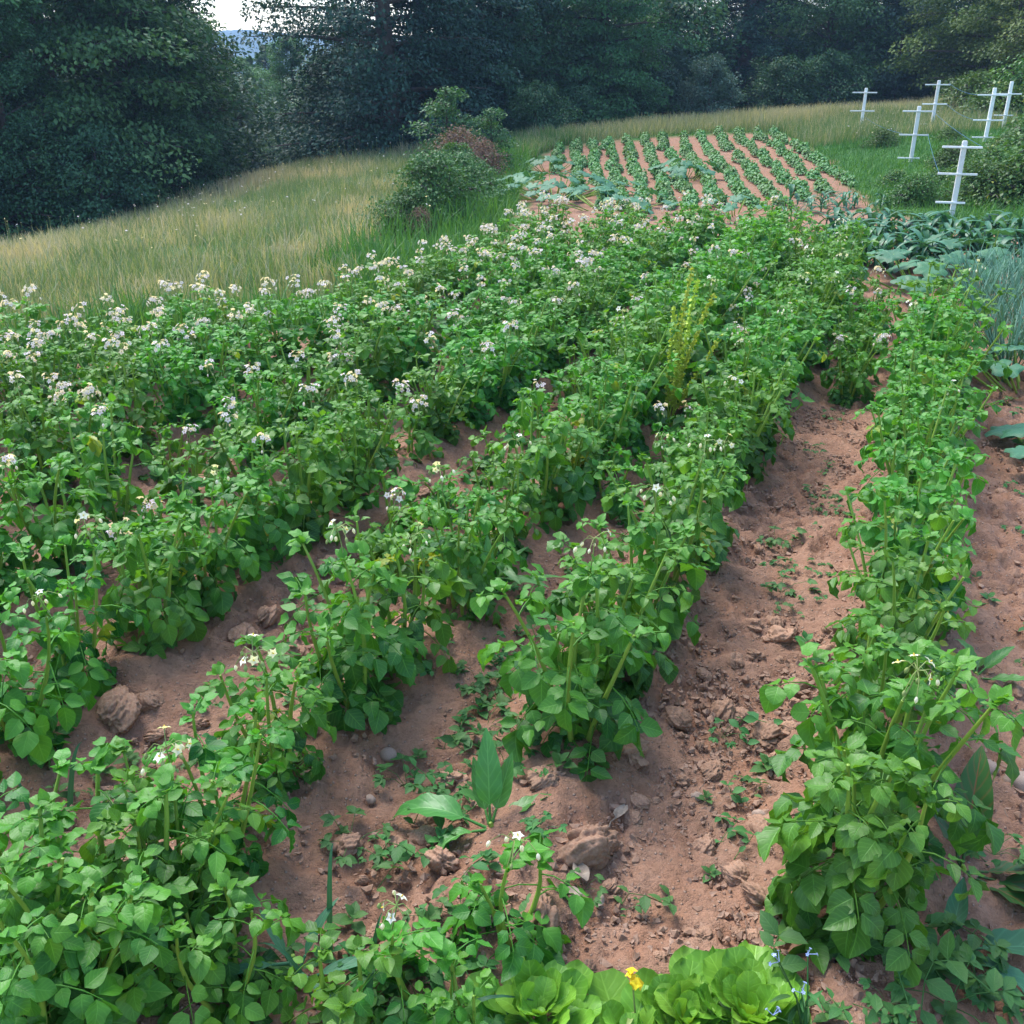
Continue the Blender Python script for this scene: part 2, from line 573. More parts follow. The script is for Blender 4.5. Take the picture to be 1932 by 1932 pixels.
def build_ground():
    def axis(lo, hi, step, out_lo, out_hi, gr):
        core = list(np.arange(lo, hi, step))
        a, s = [], step
        x = lo
        while x > out_lo:
            s *= gr
            x -= s
            a.append(x)
        b, s = [], step
        x = core[-1]
        while x < out_hi:
            s *= gr
            x += s
            b.append(x)
        return np.array(a[::-1] + core + b)
    X = axis(-2.3, 2.7, .0125, -320, 320, 1.07)
    Y = axis(.95, 4.6, .0125, -60, 420, 1.028)
    gx, gy = np.meshgrid(X, Y, indexing='ij')
    z = hgt(gx, gy)
    r = np.hypot(gx, gy - 15)
    sd = sdist(gx, gy)
    soil = np.clip((sd + (fbm(gx * 3, gy * 3, 3, 5) - .5) * .5) / .12 + .5, 0, 1)
    nearf = np.clip((12 - gy) / 5, 0, 1) * np.clip((5 - np.abs(gx)) / 1.5, 0, 1) * np.clip(gy / .6, 0, 1) * soil
    b1 = 1 - np.abs(2 * fbm(gx * 7, gy * 7, 3, 1) - 1)
    b2 = np.abs(2 * vnoise(gx * 19, gy * 19, 8) - 1)
    b3 = np.abs(2 * vnoise(gx * 43, gy * 43, 9) - 1)
    patch = np.clip((fbm(gx * 1.6, gy * 1.6, 2, 21) - .35) * 3, .45, 1)
    z = z + nearf * ((fbm(gx * 3, gy * 3, 3, 2) - .5) * .06 + patch * ((.5 - b2) * .042 + (.5 - b3) * .026 + (b1 - .8) * .055))
    z = z + (fbm(gx * .35, gy * .35, 3, 4) - .5) * .15 * (1 - soil) * np.clip((r - 6) / 10, 0, 1)
    dry = np.clip((fbm(gx * .5, gy * .9, 3, 13) - .38) * 4, 0, 1) * np.clip((-sd - .5) / 1.5, 0, 1)
    dry *= np.where(gx > 2, np.clip((gy - 19.5) / 2, 0, 1), np.clip((gy - 4.8) / .8, 0, 1))
    nx, ny = gx.shape
    V = np.stack([gx, gy, z], -1).reshape(-1, 3)
    i, j = np.meshgrid(np.arange(nx - 1), np.arange(ny - 1), indexing='ij')
    a = (i * ny + j).ravel()
    F = np.stack([a, a + ny, a + ny + 1, a + 1], 1)
    g = Geo()
    g.add(V, F)
    me = g.mesh('ground', groundmat())
    for nm, arr in (('soil', soil), ('dry', dry)):
        at_ = me.attributes.new(nm, 'FLOAT', 'POINT')
        at_.data.foreach_set('value', arr.astype(np.float32).ravel())
    o = link('ground', me)
    tag(o, 'reddish brown garden soil and surrounding grassy ground', kind='structure')


build_ground()


# distant wooded hill
def build_hills():
    g = Geo()
    xs = np.linspace(-420, 420, 120)
    ys = np.linspace(300, 520, 30)
    gx, gy = np.meshgrid(xs, ys, indexing='ij')
    z = -6 + np.clip((gy - 300) / 90, 0, 1) * (8 + 7 * fbm(gx / 90, gy / 90, 3, 31) + 3 * vnoise(gx / 6, gy / 6, 2))
    nx, ny = gx.shape
    i, j = np.meshgrid(np.arange(nx - 1), np.arange(ny - 1), indexing='ij')
    a = (i * ny + j).ravel()
    g.add(np.stack([gx, gy, z], -1).reshape(-1, 3), np.stack([a, a + ny, a + ny + 1, a + 1], 1))
    o = link('hills', g.mesh('hills', plainmat('far_hill', (.05, .10, .11), (.10, .16, .17), .25, .95, .6, 2.0)))  # blue of distance haze is painted into the hill's base colour
    tag(o, 'low wooded hill far beyond the trees', kind='structure')


build_hills()


# ------------------------------------------------------------------ potato plants
def potato_variant(g_rng, H=.42, nst=5, lsc=1.0, small=False):
    """returns foliage mesh, stem meshes, stem tips"""
    fol = Geo()
    stems, tips = [], []
    batches = [([], [], [], []) for _ in POT]
    rach = []

    def leaflet(p, d, n, s, t):
        b = batches[g_rng.integers(len(POT))]
        b[0].append(p)
        b[1].append(d)
        b[2].append(n)
        b[3].append((s, t))
    for k in range(nst):
        az = 2 * PI * (k + g_rng.uniform(-.3, .3)) / nst
        tilt = g_rng.uniform(.08, .48) if k else g_rng.uniform(0, .2)
        h = H * g_rng.uniform(.78, 1.05) * (1 - .15 * tilt)
        tt = np.linspace(0, 1, 7)
        rr = .025 + h * math.tan(tilt) * tt ** 1.15 * .85
        bx = g_rng.uniform(-.03, .03, 2)
        pts = np.stack([rr * math.cos(az) + bx[0] * np.sin(tt * 3), rr * math.sin(az) + bx[1] * np.sin(tt * 2.5), h * tt - .02], 1)
        sg = Geo()
        sg.tube(pts, np.linspace(.0078, .0034, 7) * lsc ** .5, 6, np.linspace(.8, .3, 42))
        stems.append(sg)
        tips.append((pts[-1], unit(pts[-1] - pts[-2])))
        nn = int(g_rng.integers(8, 11)) if not small else int(g_rng.integers(5, 7))
        la = g_rng.uniform(0, 6)
        for q in range(nn):
            t = .06 + .94 * (q + .5) / nn
            la += 2.4 + g_rng.uniform(-.3, .3)
            # lean azimuth outwards
            oa = la
            p0 = np.array([np.interp(t, tt, pts[:, c]) for c in range(3)])
            L = lsc * g_rng.uniform(.10, .148) * (1.05 - .55 * max(0, t - .6) / .4) * (.7 + .3 * min(1, t / .3))
            el = -.05 + 1.05 * t ** 2.2 + g_rng.uniform(-.2, .2)
            d0 = np.array([math.cos(oa) * math.cos(el), math.sin(oa) * math.cos(el), math.sin(el)])
            rp = [p0]
            d = d0.copy()
            for s_ in range(6):
                d = unit(d + np.array([0, 0, -.16 - .06 * g_rng.random()]))
                rp.append(rp[-1] + d * L / 6)
            rp = np.array(rp)
            rp[:, 2] = np.maximum(rp[:, 2], .012)
            rach.append(rp)
            side = unit(np.cross(np.array([0, 0, 1.]), d0))
            npair = 3 if g_rng.random() < .55 else 2
            ls = lsc * g_rng.uniform(.055, .078) * (1.0 - .38 * max(0, t - .55) / .45)
            tn = np.clip(g_rng.normal(.22 + .58 * t, .25), 0, .97)
            if g_rng.random() < .012:
                tn = 1.0
            for pr in range(npair):
                f = (.95 - .3 * (npair - 1 - pr)) if npair == 3 else (.92 - .36 * (1 - pr))
                f = min(f, .88)
                ip = f * 6
                i0 = min(int(ip), 5)
                pp = rp[i0] * (1 - ip + i0) + rp[i0 + 1] * (ip - i0)
                dd = unit(rp[i0 + 1] - rp[i0])
                up = unit(np.cross(dd, side))
                if up[2] < 0:
                    up = -up
                for sg_ in (-1, 1):
                    ld = unit(dd * (.45 + g_rng.uniform(-.15, .2)) + sg_ * side + up * g_rng.uniform(-.2, .3) + np.array([0, 0, -.12]))
                    nn_ = unit(up + g_rng.normal(0, .32, 3) + np.array([0, 0, .35]))
                    leaflet(pp + ld * .006, ld, nn_, ls * (.62 + .2 * pr) * g_rng.uniform(.85, 1.1), np.clip(tn + g_rng.normal(0, .07), 0, .985) if tn < 1 else 1)
            dd = unit(rp[-1] - rp[-2] + np.array([0, 0, -.1]))
            leaflet(rp[-1], dd, unit(np.array([0, 0, 1.]) + g_rng.normal(0, .25, 3)), ls * 1.22, tn)
        # crowded small leaves at the tip
        for q in range(6):
            a = g_rng.uniform(0, 2 * PI)
            el = g_rng.uniform(.3, 1.2)
            d = np.array([math.cos(a) * math.cos(el), math.sin(a) * math.cos(el), math.sin(el)])
            leaflet(pts[-1] + g_rng.normal(0, .008, 3), d, np.array([-d[0], -d[1], .8]), lsc * g_rng.uniform(.025, .045), np.clip(g_rng.normal(.8, .12), 0, .985))
    for T, b in zip(POT, batches):
        if b[0]:
            S = np.array([x[0] for x in b[3]])
            sc = np.stack([S, S * g_rng.uniform(.85, 1.15, len(S)), S * g_rng.uniform(.6, 1.5, len(S))], 1)
            fol.place(T, frames(np.array(b[1]), np.array(b[2])), np.array(b[0]), sc, np.array([x[1] for x in b[3]]))
    for rp in rach:
        fol.tube(rp[::2], [.0022, .0018, .0014, .001], 3, .9, cap=False)
    return fol.mesh('foliage', M['potato']), [s.mesh('stem', M['stem']) for s in stems], tips


def star_template(n=5):
    """shallow five lobed corolla facing +z"""
    V, F, UV = [(0, 0, -.25)], [], [(0, 0)]
    for k in range(n * 2):
        a = PI * k / n
        r = 1.0 if k % 2 == 0 else .62
        V.append((.45 * r * math.cos(a), .45 * r * math.sin(a), -.03))
        UV.append((.5, 0))
    for k in range(n * 2):
        a = PI * k / n
        r = 1.0 if k % 2 == 0 else .58
        V.append((r * math.cos(a), r * math.sin(a), -.12 if k % 2 == 0 else .06))
        UV.append((1, 0))
    m = n * 2
    F3 = [(0, 1 + k, 1 + (k + 1) % m) for k in range(m)]
    F4 = [(1 + k, 1 + m + k, 1 + m + (k + 1) % m, 1 + (k + 1) % m) for k in range(m)]
    return np.array(V, float), np.array(F3 + [(f[0], f[1], f[2]) for f in F4] + [(f[0], f[2], f[3]) for f in F4]), np.array(UV, float)


STAR = star_template()


def bud_template():
    V, F = [], []
    ns, nr = 6, 5
    for i in range(nr):
        t = i / (nr - 1)
        r = .28 * math.sin(PI * min(1, t * .92 + .06)) ** .8
        for k in range(ns):
            V.append((t, r * math.cos(2 * PI * k / ns), r * math.sin(2 * PI * k / ns)))
    for i in range(nr - 1):
        for k in range(ns):
            F.append((i * ns + k, i * ns + (k + 1) % ns, (i + 1) * ns + (k + 1) % ns, (i + 1) * ns + k))
    V = np.array(V)
    return V, np.array(F), np.stack([V[:, 0], V[:, 1]], 1)


BUD = bud_template()


def cluster_variant(g_rng, nfl, nbud, petal, h=.075):
    """stalk mesh (with buds and anthers) and list of blossom meshes, rooted at origin along +z"""
    st = Geo()
    top = np.array([g_rng.normal(0, .012), g_rng.normal(0, .012), h])
    st.tube([(0, 0, 0), top * .5 + np.array([.003, 0, 0]), top], [.0022, .0019, .0015], 4, .4)
    fl = []
    n = nfl + nbud
    for k in range(n):
        a = 2.4 * k + g_rng.uniform(-.4, .4)
        el = g_rng.uniform(-.1, 1.1) if k < nfl else g_rng.uniform(-.7, .3)
        d = np.array([math.cos(a) * math.cos(el), math.sin(a) * math.cos(el), math.sin(el)])
        L = g_rng.uniform(.022, .050)
        e = top + d * L + np.array([0, 0, -.006 if k < nfl else -.014])
        st.tube([top, top + d * L * .55 + np.array([0, 0, .006]), e], [.0013, .0011, .001], 3, .5, cap=False)
        if k < nfl:
            fd = unit(d + np.array([0, 0, .1]) + g_rng.normal(0, .35, 3))
            fr = frames(np.cross(fd, [0.3, .2, .9]), fd)
            b = Geo()
            b.place(STAR, fr[None], e[None], np.array([g_rng.uniform(.0115, .0155)]), np.array([g_rng.random()]), 0)
            fa = frames(fd, np.array([.1, .2, .9]))
            b.place(BUD, fa[None], (e - fd * .002)[None], np.array([.0065]), np.array([.6]), 1)
            fl.append(b)
        else:
            dd = unit(d * .3 + np.array([0, 0, -1.]))
            st.place(BUD, frames(dd, np.array([1., .2, 0]))[None], e[None], np.array([g_rng.uniform(.013, .019)]), np.array([.9]), 1 if g_rng.random() < .6 else 0)
    return st, fl


def join(gs, offs):
    """merge Geo list with material offsets"""
    o = Geo()
    for g, mm in zip(gs, offs):
        n0 = o.n
        o.v += g.v
        o.t += g.t
        o.uv += g.uv
        o.f3 += [f + n0 for f in g.f3]
        o.f4 += [f + n0 for f in g.f4]
        o.m3 += [np.array([mm[i] for i in m], int) for m in g.m3]
        o.m4 += [np.array([mm[i] for i in m], int) for m in g.m4]
        o.n += g.n
    return o


pr = np.random.default_rng(42)
PV = [potato_variant(pr, H=pr.uniform(.37, .47), nst=int(pr.integers(5, 8)), lsc=pr.uniform(.80, 1.0)) for _ in range(16)]
PVF = [potato_variant(pr, H=pr.uniform(.38, .46), nst=int(pr.integers(8, 10)), lsc=pr.uniform(.66, .76)) for _ in range(8)]
PVS = [potato_variant(pr, H=pr.uniform(.24, .30), nst=3, lsc=.95, small=True) for _ in range(4)]
CLW, CLC = [], []        # clusters: white (far rows) and cream (near rows)
for k in range(6):
    for lst, pet, nf, nb in ((CLW, 'petal', int(pr.integers(8, 14)), 3), (CLC, 'petal_cream', int(pr.integers(1, 5)), 5)):
        s, fl = cluster_variant(pr, nf, nb, pet, pr.uniform(.06, .10))
        stm = s.mesh('flower_stalk', [M['bud'], M[pet]])
        flm = [b.mesh('blossom', [M[pet], M['anther']]) for b in fl]
        whole = join([s] + fl, [[0, 1]] + [[1, 2]] * len(fl)).mesh('flower_cluster', [M['bud'], M[pet], M['anther']])
        lst.append((stm, flm, whole))

NUMW = {0: 'no', 1: 'one', 2: 'two', 3: 'three', 4: 'four', 5: 'five', 6: 'six'}
ORD = ['foremost', 'second', 'third', 'fourth', 'fifth', 'sixth', 'seventh', 'eighth', 'ninth', 'tenth', 'eleventh', 'twelfth']


def potato(x, y, var, ncl, white, s, rz, tilt, near):
    fol, stems, tips = var
    root = link('potato_plant', None)
    root.empty_display_size = .05
    setxf(root, x, y, rz=rz, s=s, sink=.0)
    root.rotation_euler.x, root.rotation_euler.y = tilt
    link('foliage', fol, root)
    for st in stems:
        link('stem', st, root)
    order = list(np.random.default_rng(int(abs(x * 1000 + y * 777))).permutation(len(tips)))
    for k in range(min(ncl, len(tips))):
        p, d = tips[order[k]]
        stm, flm, whole = random.choice(CLW if white else CLC)
        c = link('flower_cluster', stm if near else whole, root, p)
        c.rotation_euler = (random.uniform(-.25, .25), random.uniform(-.25, .25), random.uniform(0, 6.28))
        q = random.uniform(.74, 1.0) if white else random.uniform(.8, 1.05)
        sx = root.scale
        c.scale = (q / sx[0], q / sx[1], q / sx[2])
        if near:
            for b in flm:
                link('blossom', b, c)
    return root


n_pot = 0
for ri, (x0, ya, yb, dens, desc) in enumerate(ROWS):
    y, k = ya, 0
    prr = random.Random(100 + ri)
    while y < yb:
        x = x0 + SL * y + prr.uniform(-.05, .05)
        g = 0.27 if y < 4.5 else .30
        far = np.clip((y - 3) / 2.5, 0, 1)
        dn = dens * (1 + (1.6 * far if ri in (3, 4) else .5 * far if ri == 2 else .5 * far))
        if ri <= 3 and y < 5.5:
            dn = min(dn, .9)
        dn *= 1.7 if ri >= 3 and y > 3.4 else 1.0
        ncl = min(6, int(dn) + (1 if prr.random() < dn - int(dn) else 0))
        white = ri >= 3 and (y > 2.7 or ri > 4) or (ri == 2 and y > 5)
        s = prr.uniform(.84, 1.06) * (1.08 if ri == 2 and y < 1.62 else 1)
        e = float(np.clip((y - 3.2) / 1.8, 0, 1))
        s = (s * (1 + .42 * e), s * (1 + .42 * e), s * (1 + .16 * e)) if ri < 3 else (s * (1 + .30 * e), s * (1 + .30 * e), s * (1 - (.10 if ri > 4 else .02) * e))
        small = prr.random() < .06 and y > 2.4
        if ri == 2 and y < 1.95:
            small = False
            s = (s[0] * .96, s[1] * .96, s[2] * .80)
        var = prr.choice(PVS if small else PVF if y > 3.3 else PV)
        near = y < 3.0
        o = potato(x, y, var, ncl, white, s, prr.uniform(0, 6.28), (prr.uniform(-.08, .08), prr.uniform(-.08, .08)), near)
        bl = ('bearing %s %s flower cluster%s' % (NUMW[ncl], 'white' if white else 'cream', '' if ncl == 1 else 's')) if ncl else 'without flowers'
        size = 'small' if small else 'bushy'
        if k < 7:
            lab = '%s potato plant %s, %s in the %s' % (size, bl, ORD[k], desc)
        else:
            bl = ('flowering' if ncl else 'flowerless green')
            lab = '%s potato plant in the crowded far stretch of the %s' % (bl, desc)
        tag(o, lab, 'potato plant', 'potato plants in the %s' % desc)
        n_pot += 1
        y += g * CS * prr.uniform(.85, 1.15)
        k += 1
for x0, ya, yb in ((-.29, 4.85, 6.3), (-.98, 5.1, 7.6), (-1.67, 5.3, 8.6), (-2.37, 5.6, 8.8)):
    y = ya
    while y < yb:
        o = potato(x0 + SL * y + random.uniform(-.05, .05), y, random.choice(PVF), random.choice((0, 0, 1, 1, 2)), True, random.uniform(.72, .95), random.uniform(0, 6.28), (0, 0), False)
        tag(o, 'low potato plant closing the furrow where far rows grow together', 'potato plant', 'potato plants closing the far furrows')
        y += random.uniform(.26, .38)
for x0, ya, yb, lab in ((-.98, 3.5, 5.1, 'small straggling potato plant in the furrow between the second and third rows'), (-3.02, 3.5, 5.6, 'small straggling potato plant in the furrow between the fifth and sixth rows'), (-1.67, 2.95, 5.3, 'small straggling potato plant in the furrow between the third and fourth rows'), (-2.37, 2.75, 5.6, 'small straggling potato plant in the furrow between the fourth and fifth rows')):
    y = ya
    while y < yb:
        o = potato(x0 + SL * y + random.uniform(-.09, .09), y, random.choice(PVS), random.choice((0, 0, 1)), True, random.uniform(.75, 1.1), random.uniform(0, 6.28), (0, 0), False)
        tag(o, lab, 'potato plant', lab.replace('small straggling potato plant', 'straggling potato plants'))
        y += random.uniform(.22, .36)
for u, v, s, nc, lab in ((30, 1800, .9, 1, 'large potato plant at the left edge of the lower left corner'), (150, 1905, .95, 0, 'large leafy potato plant filling the lower left corner'),
                         (420, 1890, .8, 0, 'leafy potato plant at the lower edge right of the corner plant'), (330, 1720, .72, 1, 'leafy potato plant in the thick lower left clump, behind the corner plant')):
    x, y = at(u, v)
    tag(potato(x, y, PV[int(u) % 16], nc, False, s, random.uniform(0, 6), (0, 0), True), lab, 'potato plant', 'potato plants of the lower left clump')
# the scattered young plants before the second row
for (u, v, s, lab, nc) in ((965, 1765, .92, 'lone young potato plant beside the grey-brown boulder clod, behind the lettuce', 1),
                           (800, 1900, .85, 'young potato plant with upright yellow-green stems left of the lettuce', 1),
                           (640, 1960, .9, 'low potato plant at the lower edge, left of the arching grass blade', 0),
                           (880, 1990, .7, 'low broad-leaved potato plant at the lower edge beside the lettuce', 0)):
    x, y = at(u, v)
    tag(potato(x, y, PVS[nc + 1], nc, False, s, random.uniform(0, 6), (0, 0), True), lab, 'potato plant', 'young potato plants in front')

# ------------------------------------------------------------------ bean plot
BEANL = grid_template(4, ovate(.46, .62, .8), 3, lambda t, s, w: .25 * np.abs(s) * w, -.6)


def bean_variant(r):
    g = Geo()
    n = 92
    a = r.uniform(0, 2 * PI, n)
    q = np.sqrt(r.random(n))
    hh = .20 * (1 - .8 * q ** 2) * r.uniform(.5, 1.0, n) + .02
    P = np.stack([.27 * q * np.cos(a), .085 * q * np.sin(a), hh], 1)
    ps, ds, ns, ss, tn = [], [], [], [], []
    for p, aa in zip(P, a):
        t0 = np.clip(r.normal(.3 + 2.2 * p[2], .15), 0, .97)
        for k in (-1, 0, 1):
            b = aa + k * 1.5 + r.uniform(-.3, .3)
            d = np.array([math.cos(b), math.sin(b), -.25 + r.uniform(-.2, .2)])
            ps.append(p + .01 * d)
            ds.append(d)
            ns.append(np.array([0, 0, 1.]) + r.normal(0, .3, 3))
            ss.append(r.uniform(.036, .056))
            tn.append(t0)
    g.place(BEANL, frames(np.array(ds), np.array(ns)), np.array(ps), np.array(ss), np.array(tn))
    for k in range(7):
        i = r.integers(n)
        g.tube([(P[i][0] * .8, 0, -.02), P[i] * [.9, .5, .5], P[i]], .004, 4, .6, mat=1)
    return g.mesh('bean_plant', [M['bean'], M['stem']])


BV = [bean_variant(pr) for _ in range(6)]
BROWS = [((1055, 282), (1046, 322)), ((1086, 276), (1088, 372)), ((1118, 271), (1132, 388)), ((1150, 268), (1174, 392)), ((1184, 265), (1216, 392)), ((1216, 262), (1260, 388)),
         ((1248, 260), (1303, 385)), ((1282, 257), (1354, 385)), ((1318, 254), (1410, 385)), ((1352, 252), (1462, 380)), ((1388, 251), (1512, 372)), ((1424, 251), (1556, 362)), ((1462, 255), (1592, 345))]
RN = ['leftmost', 'second', 'third', 'fourth', 'fifth', 'sixth', 'seventh', 'eighth', 'ninth', 'tenth', 'eleventh', 'twelfth', 'rightmost']
tot = 0
for i, (fa, ne) in enumerate(BROWS):
    a, b = np.array(at(*fa)), np.array(at(*ne))
    if np.hypot(*a) < np.hypot(*b):
        a, b = b, a
    L = np.linalg.norm(a - b)
    n = max(1, int(L / .47))
    for k in range(n + 1):
        if random.random() < .06:
            continue
        p = b + (a - b) * (k - .25) / n + np.random.default_rng(k + 100 * i).normal(0, .035, 2)
        o = link('bean_plant', random.choice(BV))
        setxf(o, p[0], p[1], rz=math.atan2(a[1] - b[1], a[0] - b[0]) + random.uniform(-.12, .12) + PI * random.randint(0, 1), s=(random.uniform(.85, 1.25), random.uniform(.6, .95), random.uniform(.6, .95)), tilt=.04)
        lab = 'low leafy bean plant in the %s bean row%s of the far plot' % (RN[i], ' from the left' if 0 < i < 12 else '')
        tag(o, lab, 'bean plant', 'bean plants of the %s bean row' % RN[i])
        tot += 1
print('potatoes', n_pot, 'beans', tot)


# ------------------------------------------------------------------ squash (big lobed leaves on stalks)
def squash_leaf(nphi=26, nr=5, ph=0.0):
    V, UV, F = [(0, 0, 0)], [(0, 0)], []
    for i in range(1, nr + 1):
        rr = i / nr
        for k in range(nphi):
            a = (k / (nphi - 1) - .5) * 2 * PI * .93
            lob = .86 + .14 * math.cos(5 * a / .93 * 1.0) - .10 * (abs(a) > 2.5)
            r = .5 * rr * (1 + (lob - 1) * rr ** 2)
            z = .13 * rr ** 2 - .16 * rr ** 3.2 + .03 * rr * rr * math.sin(9 * a + ph)
            V.append((r * math.cos(a) + .06, r * math.sin(a), z))
            UV.append((rr, math.sin(a * 2.5)))
    for k in range(nphi - 1):
        F.append((0, 1 + k, 2 + k))
    for i in range(nr - 1):
        for k in range(nphi - 1):
            q = (1 + i * nphi + k, 1 + (i + 1) * nphi + k, 2 + (i + 1) * nphi + k, 2 + i * nphi + k)
            F += [(q[0], q[1], q[2]), (q[0], q[2], q[3])]
    return np.array(V, float), np.array(F), np.array(UV, float)


SQ = [squash_leaf(ph=p) for p in (0, 1.3, 2.9)]


def squash_plant(x, y, nleaf, spread, h, size, lab, grp, seed):
    r = np.random.default_rng(seed)
    g, st = Geo(), Geo()
    for k in range(nleaf):
        a = 2.4 * k + r.uniform(-.4, .4)
        rad = spread * math.sqrt((k + .5) / nleaf)
        hh = h * r.uniform(.6, 1.0) * (1 - .35 * (rad / spread) ** 2)
        p = np.array([rad * math.cos(a), rad * math.sin(a), hh])
        d = np.array([math.cos(a), math.sin(a), r.uniform(-.55, -.1)])
        n = np.array([0, 0, 1.]) + np.array([math.cos(a), math.sin(a), 0]) * .35 + r.normal(0, .18, 3)
        g.place(SQ[k % 3], frames(d, n)[None], p[None], np.array([size * r.uniform(.7, 1.15)]), np.array([r.uniform(.1, .9)]))
        st.tube([(p[0] * .3, p[1] * .3, -.02), (p[0] * .75, p[1] * .75, hh * .55), p], [.007, .006, .004], 5, .5)
    root = link('squash_plant', None)
    link('foliage', g.mesh('foliage', M['squash']), root)
    link('stalk', st.mesh('stalk', M['stem']), root)
    setxf(root, x, y, rz=0)
    tag(root, lab, 'squash plant', grp)


for i, (u, v, n, sp, h, sz, lab) in enumerate([
        (1045, 372, 50, 1.0, .30, .22, 'spreading squash plant with blue-green leaves at the left end of the bean rows'),
        (1035, 325, 14, .5, .26, .24, 'smaller squash plant behind the wide squash at the left edge of the bean plot'),
        (1150, 396, 20, .8, .24, .2, 'squash plant with few leaves at the near end of the bean rows'),
        (1290, 340, 16, .5, .3, .26, 'squash plant with broad pale leaves in the middle of the bean rows'),
        (1385, 404, 18, .7, .24, .2, 'small dark squash plant in front of the bean rows'),
        (1745, 548, 22, .6, .32, .25, 'squash plant with wide grey-green leaves behind the rightmost potato row'),
        (1850, 520, 16, .5, .36, .26, 'squash plant with wide leaves between the corn and the onions'),
        (1660, 440, 8, .4, .25, .22, 'squash plant with flat blue-green leaves at the front of the corn'),
        (1940, 742, 20, .42, .28, .20, 'squash plant with jagged blue-green leaves at the right edge, below the onions'),
        (1990, 880, 8, .30, .17, .24, 'squash plant with one wide leaf hanging over the bare soil at the right edge'),
]):
    x, y = at(u, v)
    squash_plant(x, y, n, sp, h, sz, lab, 'squash plants around the plot', 70 + i)

# ------------------------------------------------------------------ corn
CORNL = [grid_template(9, lambda t: .045 * np.sin(PI * np.clip(t * .9 + .1, 0, 1)) ** .7 + .002, 3, lambda t, s, w: .5 * np.abs(s) * w, b) for b in (-2.0, -1.5, -2.6)]


def corn_variant(r):
    g = Geo()
    H = r.uniform(.20, .29)
    g.tube([(0, 0, -.02), (.01, 0, H * .5), (0, .01, H)], [.011, .009, .004], 6, .6, mat=0)
    n = int(r.integers(8, 11))
    a = r.uniform(0, 6)
    for k in range(n):
        a += PI + r.uniform(-.5, .5)
        z = H * (.1 + .85 * k / n)
        el = r.uniform(.7, 1.15)
        d = np.array([math.cos(a) * math.cos(el), math.sin(a) * math.cos(el), math.sin(el)])
        L = r.uniform(.24, .38) * (1 - .25 * abs(k / n - .5))
        g.place(CORNL[k % 3], frames(d, np.array([-d[0], -d[1], 1.]))[None], np.array([[0, 0, z]]), np.array([[L, L * r.uniform(1.3, 1.9), L]]), np.array([r.uniform(.1, .95)]))
    return g.mesh('corn_plant', M['corn'])


CV = [corn_variant(pr) for _ in range(6)]
cn = random.Random(7)
spots = []
for (ua, va, ub, vb, n, w) in ((1560, 452, 1960, 474, 24, 'back'), (1570, 474, 1960, 500, 24, 'middle'), (1560, 496, 1800, 520, 16, 'front')):
    for k in range(n):
        u = ua + (ub - ua) * (k + cn.uniform(-.3, .3)) / n
        v = va + (vb - va) * k / n + cn.uniform(-4, 4)
        spots.append((u, v, w))
for k in range(16):
    spots.append((cn.uniform(1470, 1700), cn.uniform(385, 440), 'scattered'))
for u, v, w in spots:
    x, y = at(u, v)
    o = link('corn_plant', cn.choice(CV))
    setxf(o, x, y, s=cn.uniform(.8, 1.15) if w != 'scattered' else cn.uniform(.5, .9), tilt=.06)
    lab = 'young corn plant with arching leaves in the %s row of the corn patch' % w if w != 'scattered' else 'short corn plant scattered on bare soil between the corn patch and the beans'
    tag(o, lab, 'corn plant', 'corn plants, %s' % w)

# ------------------------------------------------------------------ onions
ONL = grid_template(6, lambda t: .011 * (1 - t) ** .6 + .0015, 3, lambda t, s, w: -.6 * np.abs(s) * w, -.35)


def onion_variant(r):
    g = Geo()
    n = 11
    a = r.uniform(0, 2 * PI, n)
    el = r.uniform(1.0, 1.5, n)
    d = np.stack([np.cos(a) * np.cos(el), np.sin(a) * np.cos(el), np.sin(el)], 1)
    L = r.uniform(.34, .52, n)
    g.place(ONL, frames(d, np.stack([-d[:, 0], -d[:, 1], np.ones(n) * .6], 1)), r.normal(0, .02, (n, 3)) * [1, 1, 0], L, r.uniform(0, 1, n))
    return g.mesh('onion_plant', M['onion'])


OV = [onion_variant(pr) for _ in range(6)]
for rowi in range(5):
    for k in range(17):
        x = 2.72 + rowi * .19 + .30 * (k * .12) + cn.uniform(-.03, .03)
        y = 5.15 + k * .125 + rowi * .06 + cn.uniform(-.04, .04)
        o = link('onion_plant', cn.choice(OV))
        setxf(o, x, y, s=cn.uniform(.8, 1.1), tilt=.12)
        tag(o, 'blue-green onion plant in the %s row of the onion bed' % ('first', 'second', 'third', 'fourth', 'fifth')[rowi] + (' beside the potatoes' if rowi == 0 else ''), 'onion plant', 'onion plants in bed row %s' % NUMW[rowi + 1])

# ------------------------------------------------------------------ lettuce
LET = [grid_template(8, lambda t: .05 + .36 * np.sin(PI * np.clip((t - .12) / .98, 0, 1) ** 1.25) ** .75 * (t > .12), 7, lambda t, s, w: .35 * (np.abs(s) ** 2) * w + .05 * np.sin(8 * t + 5 * s) * np.abs(s), b) for b in (-.1, .3, -.55)]


